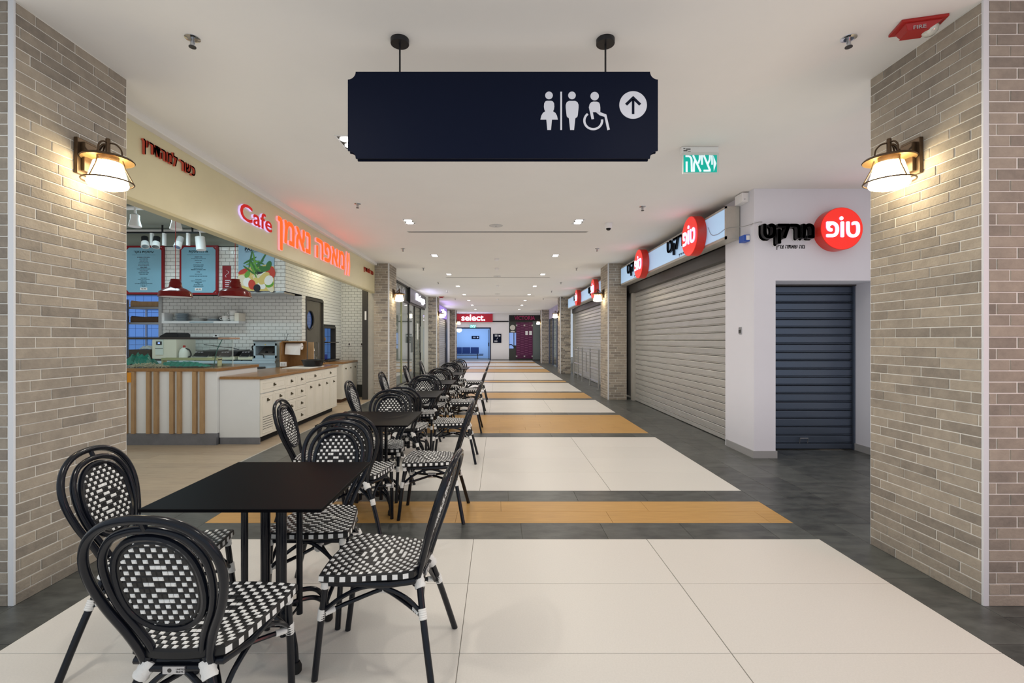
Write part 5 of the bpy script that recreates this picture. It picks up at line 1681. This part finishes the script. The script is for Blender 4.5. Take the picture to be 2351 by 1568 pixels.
disc(pic, 1486, 493, 27)
poly(pic, [(1470, 531), (1502, 531), (1515, 537), (1522, 550), (1524, 572), (1521, 592), (1515, 606), (1532, 618), (1543, 638), (1549, 665), (1507, 665), (1500, 738), (1474, 738), (1467, 665), (1425, 665), (1431, 638), (1442, 618), (1459, 606), (1453, 592), (1450, 572), (1452, 550), (1459, 537)])
poly(pic, [(1566, 467), (1579, 467), (1579, 738), (1566, 738)])
disc(pic, 1649, 493, 27)
poly(pic, [(1628, 532), (1672, 532), (1688, 541), (1696, 560), (1696, 580), (1690, 635), (1687, 645), (1673, 655), (1664, 738), (1636, 738), (1627, 655), (1614, 645), (1611, 635), (1605, 580), (1605, 560), (1612, 541)])
disc(pic, 1810, 498, 30)
poly(pic, [(1769, 578), (1774, 556), (1785, 542), (1800, 537), (1828, 538), (1841, 544), (1847, 556), (1850, 580), (1850, 614), (1812, 612), (1797, 612), (1806, 660), (1788, 663)])
poly(pic, [(1820, 612), (1850, 612), (1893, 628), (1918, 735), (1900, 740), (1880, 645), (1846, 634)])
wh = []
for i in range(37):
    a = math.radians(128 + i * (240 / 36))
    wh.append((1800 + 71 * math.cos(a), 672 - 68 * math.sin(a)))
wi = []
for i in range(37):
    a = math.radians(128 + (36 - i) * (240 / 36))
    wi.append((1800 + 55 * math.cos(a), 672 - 53 * math.sin(a)))
for i in range(36):
    poly(pic, [wh[i], wh[i + 1], wi[35 - i], wi[36 - i]])
disc(pic, 2083, 561, 98)
pic.build('pictograms', sign_white, t)
ar = MB()


def arw(pts):
    ar.prism([sg(*p) for p in pts], (0, SY, 0), X, Z, -Y, .002, .0028)


arw([(2074, 520), (2092, 520), (2092, 626), (2074, 626)])
arw([(2083, 497), (2140, 552), (2126, 566), (2083, 524)])
arw([(2083, 497), (2083, 524), (2040, 566), (2026, 552)])
ar.build('arrow', sign_navy, t)
for px in (918, 1390):
    p = at(px, 92, 2.795)
    rd = MB().tube([(p.x, 2.795, z1 - .01), (p.x, 2.795, CEIL - .01)], .0055, 8).build('hanging_rod', black_metal, t)
    MB().lathe([(.053, CEIL - .028), (.054, CEIL - .026), (.054, CEIL)], (p.x, 2.795, 0), 32).build('ceiling_cap', black_metal, rd, smooth=True)

# exit sign
t = thing('exit_sign', (1.855, 4.35, 2.92), 'green exit sign in a pale frame hung from the ceiling', 'exit sign')
EY = 4.33


def eg(u, v_):
    p = at(1540 + u / 15.68, 320 + v_ / 15.68, EY)
    return (p.x, p.z)


a, b = eg(410, 1245), eg(1745, 235)
MB().box(a[0], b[0], EY + .012, EY + .06, eg(0, 470)[1], CEIL - .001).build('housing', white_plastic, t, bevel=.006)
MB().box(a[0] + .006, b[0], EY + .004, EY + .014, a[1], eg(0, 475)[1]).build('clear_panel', M('pale_acrylic', (.62, .64, .62), .3), t, bevel=.003)
ga, gb = eg(470, 1178), eg(1665, 565)
MB().box(ga[0], gb[0], EY, EY + .005, ga[1], gb[1]).build('lit_green_panel', exit_green, t)
lt = MB()


def stroke(pts, w=66):
    for i in range(len(pts) - 1):
        p, q = V((*pts[i], 0)), V((*pts[i + 1], 0))
        d = (q - p).normalized()
        nn_ = V((-d.y, d.x, 0)) * w / 2
        c4 = [p + nn_, q + nn_, q - nn_, p - nn_]
        lt.prism([eg(c.x, c.y) for c in c4], (0, EY, 0), X, Z, -Y, 0, .002)


stroke([(530, 605), (660, 607), (715, 640), (745, 720), (760, 1165)])
stroke([(570, 800), (572, 1175)])
stroke([(800, 570), (1075, 1160)])
stroke([(870, 770), (835, 880), (832, 1165)])
stroke([(1045, 575), (1040, 720), (985, 870)])
stroke([(1120, 570), (1125, 915)])
stroke([(1185, 570), (1410, 1110)])
stroke([(1435, 1125), (1180, 1125)])
stroke([(1410, 570), (1400, 730), (1330, 890)])
stroke([(1480, 575), (1487, 912)], 55)
lt.prism([eg(1530, 580), eg(1640, 870), eg(1548, 1150)], (0, EY, 0), X, Z, -Y, 0, .002)
lt.build('lettering', exit_white, t)
mb = MB()
for (u0, u1, v0, v1) in ((470, 540, 305, 325), (560, 730, 315, 350), (475, 615, 375, 405), (640, 735, 405, 420)):
    p, q = eg(u0, v1), eg(u1, v0)
    mb.box(p[0], q[0], EY + .0105, EY + .012, p[1], q[1])
mb.build('maker_print', dark_steel, t)

# ------------------------------------------------------------------ wall lanterns on the pillars
SC_LAB = ['nearest', 'second', 'third', 'farthest']
for side in (-1, 1):
    for k, yy in enumerate((2.88, 11.35, 19.84, 28.33)):
        xw = side * 2.528
        s_ = -side                       # away from the wall
        xl = xw + s_ * .148
        lab = 'bronze wall lantern with lit white glass on the %s pillar, %s' % (SC_LAB[k], 'cafe side' if side < 0 else 'shutter side')
        t = thing('wall_lantern', (xw, yy, 2.38), lab, 'wall lamp', 'bronze wall lanterns')
        a, b = sorted((xw, xw + s_ * .022))
        bp = MB().box(a, b, yy - .068, yy + .068, 2.385, 2.60).build('back_plate', bronze, t, bevel=.004)
        a, b = sorted((xw + s_ * .022, xw + s_ * .045))
        MB().box(a, b, yy - .045, yy + .045, 2.405, 2.58).build('raised_plate', bronze, bp, bevel=.006)
        MB().tube(smooth_path([(xw + s_ * .04, yy, 2.535), (xw + s_ * .08, yy, 2.535), (xw + s_ * .115, yy, 2.575), (xl, yy, 2.578)], 5), .0085, 8).build('bracket_arm', bronze, t, smooth=True)
        MB().lathe([(.013, 2.50), (.013, 2.61), (.011, 2.615)], (xl, yy, 0), 14).build('stem', bronze, t, smooth=True)
        MB().lathe([(.132, 2.482), (.135, 2.486), (.125, 2.497), (.06, 2.515), (.03, 2.525), (.0, 2.526)], (xl, yy, 0), 40, close=False).build('hat', bronze, t, smooth=True)
        MB().lathe([(.131, 2.481), (.12, 2.488), (.055, 2.505)], (xl, yy, 0), 40, close=False).build('hat_lining', copper_in, t, smooth=True)
        MB().lathe([(.052, 2.465), (.056, 2.505)], (xl, yy, 0), 24).build('gallery', bronze, t, smooth=True)
        MB().lathe([(.072, 2.466), (.092, 2.39), (.104, 2.338), (.098, 2.325), (.085, 2.318), (.05, 2.306), (.0, 2.302)], (xl, yy, 0), 32, close=False).build('glass_shade', lamp_glass, t, smooth=True)
        MB().tube([(xl + .128 * math.cos(2 * PI * i / 40), yy + .128 * math.sin(2 * PI * i / 40), 2.352) for i in range(40)], .0048, 6, True).build('guard_ring', bronze, t, smooth=True)
        for q in range(3):
            an = 2 * PI * q / 3 + .5
            cx_, sx_ = math.cos(an), math.sin(an)
            MB().tube([(xl + .072 * cx_, yy + .072 * sx_, 2.49), (xl + .085 * cx_, yy + .085 * sx_, 2.44), (xl + .128 * cx_, yy + .128 * sx_, 2.352)], .004, 6).build('guard_bar', bronze, t)
            MB().tube(smooth_path([(xl + .012 * cx_, yy + .012 * sx_, 2.59), (xl + .04 * cx_, yy + .04 * sx_, 2.585), (xl + .065 * cx_, yy + .065 * sx_, 2.555), (xl + .07 * cx_, yy + .07 * sx_, 2.51)], 4), .005, 6).build('top_loop', bronze, t, smooth=True)

# ------------------------------------------------------------------ tables
TY = [2.16, 3.93, 5.68, 7.28, 9.1, 10.87]
TX = [-1.03, -1.04, -1.05, -1.03, -1.04, -1.04]
tord = ['nearest', 'second', 'third', 'fourth', 'fifth', 'farthest']
proto = None
for k in range(6):
    lab = 'square black cafe table, %s in the row from the camera' % tord[k]
    if proto is None:
        t = thing('cafe_table', (0, 0, 0), lab, 'table', 'black tables in the cafe row')
        h = .352
        MB().box(-h, h, -h, h, .728, .741).build('tabletop', black_table, t, bevel=.004)
        MB().box(-.14, .14, -.14, .14, .716, .728).build('mounting_plate', black_metal, t)
        for sx in (-1, 1):
            for sy in (-1, 1):
                c_ = MB().tube([(sx * .085, sy * .085, .09), (sx * .085, sy * .085, .716)], .0145, 12).build('column_tube', black_tube, t, smooth=True)
                MB().lathe([(.019, .68), (.021, .69), (.021, .70), (.017, .716)], (sx * .085, sy * .085, 0), 14).build('collar', black_tube, c_, smooth=True)
                lgm = MB()
                for dz in (0, .045):
                    lgm.tube(smooth_path([(sx * .03, sy * .03, .15 + dz), (sx * .085, sy * .085, .155 + dz), (sx * .14, sy * .14, .135 + dz * .9), (sx * .175, sy * .175, .085 + dz * .5), (sx * .185, sy * .185, .03)], 5), .0115, 8)
                l_ = lgm.build('base_leg', black_tube, t, smooth=True)
                MB().lathe([(.017, 0), (.022, .006), (.022, .028), (.015, .045)], (sx * .185, sy * .185, 0), 14).build('foot', rubber, l_, smooth=True)
        for sx, sy in ((-.035, 0), (.035, 0)):
            MB().tube([(sx, sy, .09), (sx, sy, .716)], .021, 12).build('inner_tube', black_tube, t, smooth=True)
        for zz in (.13, .66):
            MB().tube([(.085, .085, zz), (-.085, .085, zz), (-.085, -.085, zz), (.085, -.085, zz)], .007, 6, True).build('tie_ring', black_tube, t)
        proto = t
    else:
        t = copy_tree(proto)
        t['label'] = lab
    t.location = (TX[k], TY[k], 0)

# ------------------------------------------------------------------ woven bistro chairs (local front is +y)
LEAN0, LEAN1 = V((0, -.178, .40)), V((0, -.332, .895))
BV = (LEAN1 - LEAN0).normalized()
BN = V((0, 1, 0)) - BV * BV.y
BN.normalize()                           # out of the back, towards the sitter


def bp_(u, v_, w=0.0):
    return LEAN0 + V((u, 0, 0)) + BV * v_ + BN * w


def weave_cells(mb, nx, ny, cell, inside, mapf, motif, nd=1):
    """over-and-under strands: raised white and black pillows"""
    for j in range(ny):
        for i in range(nx):
            if not inside((i + .5) / nx * 2 - 1, (j + .5) / ny * 2 - 1):
                continue
            di, dj = i - (nx - 1) / 2, j - (ny - 1) / 2
            m_ = abs(di) / motif[0] + abs(dj) / motif[1]
            if m_ < 1.0:
                wht = (int(abs(di) + .5) // 2 + j) % 2 == 0
            else:
                wht = (i + j) % 2 == 0
            if wht:
                fu, fv, hh, mi = (.94 if m_ < 1 else .90), .66, .0030, 1
            else:
                fu, fv, hh, mi = .92, 1.0, .0022, 0
            u0, u1 = i + .5 - fu / 2, i + .5 + fu / 2
            v0, v1 = j + .5 - fv / 2, j + .5 + fv / 2
            a = [mapf(u, v_, 0) for u, v_ in ((u0, v0), (u1, v0), (u1, v1), (u0, v1))]
            iu, iv = .14, .14
            b = [mapf(u, v_, hh * nd) for u, v_ in ((u0 + iu, v0 + iv), (u1 - iu, v0 + iv), (u1 - iu, v1 - iv), (u0 + iu, v1 - iv))]
            fs = [(4, 5, 6, 7), (0, 1, 5, 4), (1, 2, 6, 5), (2, 3, 7, 6), (3, 0, 4, 7)]
            if nd < 0:
                fs = [f[::-1] for f in fs]
            mb.add(a + b, fs, mi)


def make_chair():
    t = thing('bistro_chair', (0, 0, 0), '', 'chair', 'black and white woven bistro chairs')
    # outer hoop: runs down into the post at the seat
    half = [(.098, -.03), (.104, .04), (.128, .12), (.170, .22), (.194, .32), (.188, .40), (.153, .465), (.090, .508), (.0, .522)]
    pts = [bp_(u, v_) for u, v_ in half] + [bp_(-u, v_) for u, v_ in half[-2::-1]]
    MB().tube(smooth_path(pts, 4), .0132, 10).build('outer_hoop', black_tube, t, smooth=True)
    half = [(.072, -.03), (.077, .05), (.102, .125), (.137, .21), (.153, .30), (.146, .385), (.107, .448), (.054, .474), (0, .481)]
    pts = [bp_(u, v_, .010) for u, v_ in half] + [bp_(-u, v_, .010) for u, v_ in half[-2::-1]]
    MB().tube(smooth_path(pts, 4), .0118, 10).build('inner_hoop', black_tube, t, smooth=True)
    MB().tube([bp_(0, .478, .008), bp_(0, .512, .002)], .009, 8).build('hoop_spacer', black_tube, t)
    cv, hw, hh = .292, .124, .163

    def sup(a, k=1.0, e=.86):
        c_, s_ = math.cos(a), math.sin(a)
        return (hw * k * math.copysign(abs(c_) ** e, c_), cv + hh * k * math.copysign(abs(s_) ** e, s_))
    MB().tube([bp_(*sup(2 * PI * i / 44), .010) for i in range(44)], .0112, 8, True).build('panel_ring', black_tube, t, smooth=True)
    MB().tube([bp_(*sup(2 * PI * i / 44, .90), .009) for i in range(44)], .0065, 6, True).build('panel_edge', black_rattan, t, smooth=True)
    # woven back panel, both faces
    nx, ny = 14, 15
    bw, bh = hw * .90, hh * .93
    mb = MB()

    def ins(a, b):
        return abs(a) ** 2.3 + abs(b) ** 2.3 < 1.0
    for nd in (1, -1):
        weave_cells(mb, nx, ny, 0, ins, lambda u, v_, w: bp_((u / nx * 2 - 1) * bw, cv + (v_ / ny * 2 - 1) * bh, .010 + nd * .0022 + w), (3.8, 4.6), nd)
    n = 36
    pl = [(hw * .92 * math.cos(2 * PI * i / n), cv + hh * .92 * math.sin(2 * PI * i / n)) for i in range(n)]
    for d, rev in ((.0122, False), (.0078, True)):
        mb.add([bp_(p[0], p[1], d) for p in pl], [tuple(range(n)) if not rev else tuple(range(n - 1, -1, -1))], 0)
    tag(mb.build('back_weave', [black_rattan, white_rattan], t), kind='stuff')
    # woven seat: trapezoid with rounded rear
    SZ_ = .452

    def sm(u, v_, w, n_=18):
        a = u / n_ * 2 - 1
        b = v_ / n_
        hw_ = .150 + .052 * min(1, b * 1.25) - .012 * max(0, .12 - b) / .12
        y = -.192 + .402 * b
        y -= (a * a) * .018 * b if b > .5 else -(a * a) * .022 * (1 - 2 * b)
        sag = -.008 * (1 - a * a) * (1 - (2 * b - 1) ** 2)
        return V((a * hw_, y, SZ_ + sag + w))
    mb = MB()
    N = 18
    weave_cells(mb, N, N, 0, lambda a, b: True, lambda u, v_, w: sm(u, v_, w), (4.5, 5.5))
    g = [[sm(i * N / 9, j * N / 9, -.0003) for i in range(10)] for j in range(10)]
    mb.add([p for r in g for p in r], [(j * 10 + i, j * 10 + i + 1, (j + 1) * 10 + i + 1, (j + 1) * 10 + i) for j in range(9) for i in range(9)], 0)
    edge = [sm(u, 0, 0) for u in range(0, N)] + [sm(N, v_, 0) for v_ in range(0, N)] + [sm(N - u, N, 0) for u in range(0, N)] + [sm(0, N - v_, 0) for v_ in range(0, N)]
    ne = len(edge)
    ctr = V((0, 0, SZ_))
    rimv = []
    for p in edge:
        o = V((p.x - ctr.x, p.y - ctr.y, 0)).normalized()
        rimv += [p, p + o * .006 + V((0, 0, -.006)), p + o * .007 + V((0, 0, -.026)), p + V((0, 0, -.036)) - o * .004]
    for i in range(ne):
        i2 = (i + 1) % ne
        rear = i < N
        for q in range(3):
            wh_ = (q == 1 and i % 2 == 0 and not rear)
            mb.add([rimv[i * 4 + q], rimv[i2 * 4 + q], rimv[i2 * 4 + q + 1], rimv[i * 4 + q + 1]], [(3, 2, 1, 0)], 1 if wh_ else 0)
    mb.add([rimv[i * 4 + 3] for i in range(ne)], [tuple(range(ne - 1, -1, -1))], 0)
    tag(mb.build('seat_weave', [black_rattan, white_rattan], t), kind='stuff')
    # seat frame tube under the weave
    fp = [(-.135, -.17), (.135, -.17), (.168, -.08), (.178, .18), (-.178, .18), (-.168, -.08)]
    MB().tube([(x_, y_, .405) for x_, y_ in fp], .0125, 10, True).build('seat_frame', black_tube, t, smooth=True)
    MB().tube([(-.10, -.185, .392), (.10, -.185, .392)], .012, 10).build('rear_rail', black_tube, t, smooth=True)
    pl_ = MB().box(-.033, .033, -.2005, -.196, .382, .404).build('name_plate', plate_m, t)
    mb = MB()
    text_mb(mb, 'UNITED', V((.008, -.2005, .394)) + V((0, 0, 0)), X, Z, -Y, .026, .005, .0004, 0, 0, .02)
    text_mb(mb, 'SEATS', V((.008 - .0, -.2005, .386)), X, Z, -Y, .022, .005, .0004, 0, 0, .02)
    mb.prism(circ(-.012, .393, .0065, 12), (0, -.2005, 0), X, Z, -Y, 0, .0004)
    mb.build('plate_lettering', dark_steel, pl_)
    for sx in (-1, 1):
        MB().tube(smooth_path([(sx * .088, -.180, .425), (sx * .106, -.190, .37), (sx * .165, -.225, .22), (sx * .232, -.275, .0)], 4), .0142, 10).build('leg', black_tube, t, smooth=True)
        MB().tube([(sx * .176, .176, .43), (sx * .174, .205, .22), (sx * .168, .232, .0)], .0135, 10).build('leg', black_tube, t, smooth=True)
        # bent side stretchers meeting in the middle
        MB().tube(smooth_path([(sx * .172, .198, .275), (sx * .10, .12, .285), (sx * .02, .015, .30), (sx * .02, -.02, .302), (sx * .09, -.12, .295), (sx * .150, -.21, .275)], 4), .009, 8).build('stretcher', black_tube, t, smooth=True)
        MB().tube(smooth_path([(sx * .173, .195, .285), (sx * .172, .12, .345), (sx * .166, .03, .388), (sx * .158, -.05, .388), (sx * .145, -.14, .345), (sx * .142, -.20, .29)], 4), .009, 8).build('arch_brace', black_tube, t, smooth=True)
    for (yy, w_, z0, yt) in ((-.20, .125, .385, -.185), (.198, .165, .39, .178)):
        MB().tube(smooth_path([(-w_ - .01, yy, .275), (-w_ * .55, (yy + yt) / 2, .35), (-w_ * .15, yt, z0), (w_ * .15, yt, z0), (w_ * .55, (yy + yt) / 2, .35), (w_ + .01, yy, .275)], 4), .0088, 8).build('arch_brace', black_tube, t, smooth=True)

    def bind(p, q, r, n_=5):
        mb = MB()
        p, q = V(p), V(q)
        path, rad = [], []
        for i in range(n_ * 2 + 1):
            path.append(p + (q - p) * i / (n_ * 2))
            rad.append(r if i % 2 else r * .90)
        mb.tube(path, rad, 10)
        mb.build('binding', white_bind, t, smooth=True)
    for sx in (-1, 1):
        bind((sx * .176, .177, .432), (sx * .1755, .184, .385), .0178, 4)
        bind((sx * .1745, .196, .30), (sx * .1738, .203, .255), .0168, 5)
        bind((sx * .166, .188, .277), (sx * .138, .16, .280), .0128, 4)
        bind((sx * .140, -.208, .30), (sx * .152, -.216, .262), .0178, 5)
        bind((sx * .084, -.174, .408), (sx * .108, -.194, .366), .0245, 3)
        bind((sx * .140, -.198, .280), (sx * .118, -.168, .287), .0125, 3)
    bind((0, .03, .300), (0, -.03, .301), .022, 4)
    return t


chair0 = make_chair()
CH = [  # table, side, x, y, heading (0 = facing away from the camera)
    (0, 'near', -.98, 1.625, 0), (0, 'left', -1.50, 2.13, -88), (0, 'right', -.505, 2.075, 85), (0, 'far', -.945, 2.50, 181),
    (1, 'near', -1.0, 3.44, -1), (1, 'left', -1.445, 3.86, -85), (1, 'right', -.535, 3.80, 89), (1, 'far', -1.04, 4.26, 180),
    (2, 'near', -1.0, 5.19, 0), (2, 'left', -1.45, 5.60, -89), (2, 'right', -.53, 5.50, 90), (2, 'far', -1.02, 6.16, 180),
    (3, 'near', -1.0, 6.93, 0), (3, 'left', -1.465, 7.20, -90), (3, 'right', -.53, 7.27, 90), (3, 'far', -1.01, 7.70, 180),
    (4, 'near', -1.0, 8.56, 0), (4, 'left', -1.46, 9.0, -90), (4, 'right', -.53, 9.0, 90), (4, 'far', -1.03, 9.66, 180),
    (5, 'near', -1.0, 10.42, 0), (5, 'left', -1.47, 10.87, -90), (5, 'right', -.53, 10.72, 90), (5, 'far', -.98, 11.36, 180)]
pos = {'near': 'on the camera side of the %s table, its back to us', 'far': 'on the far side of the %s table, facing us',
       'left': 'on the cafe side of the %s table', 'right': 'on the walkway side of the %s table'}
for k, (ti, sd, xx, yy, rot) in enumerate(CH):
    t = chair0 if k == 0 else copy_tree(chair0)
    t['label'] = 'woven bistro chair ' + pos[sd] % tord[ti]
    t.location = (xx, yy, 0)
    t.rotation_euler = (0, 0, math.radians(rot))

# added red lamp, out of view, to redden the front of the right pillar
area('red_fill_lamp', (3.9, 0.6, 1.6), (math.radians(80), 0, math.radians(20)), 0.5, 1.2, 14, (1.0, 0.25, 0.18))
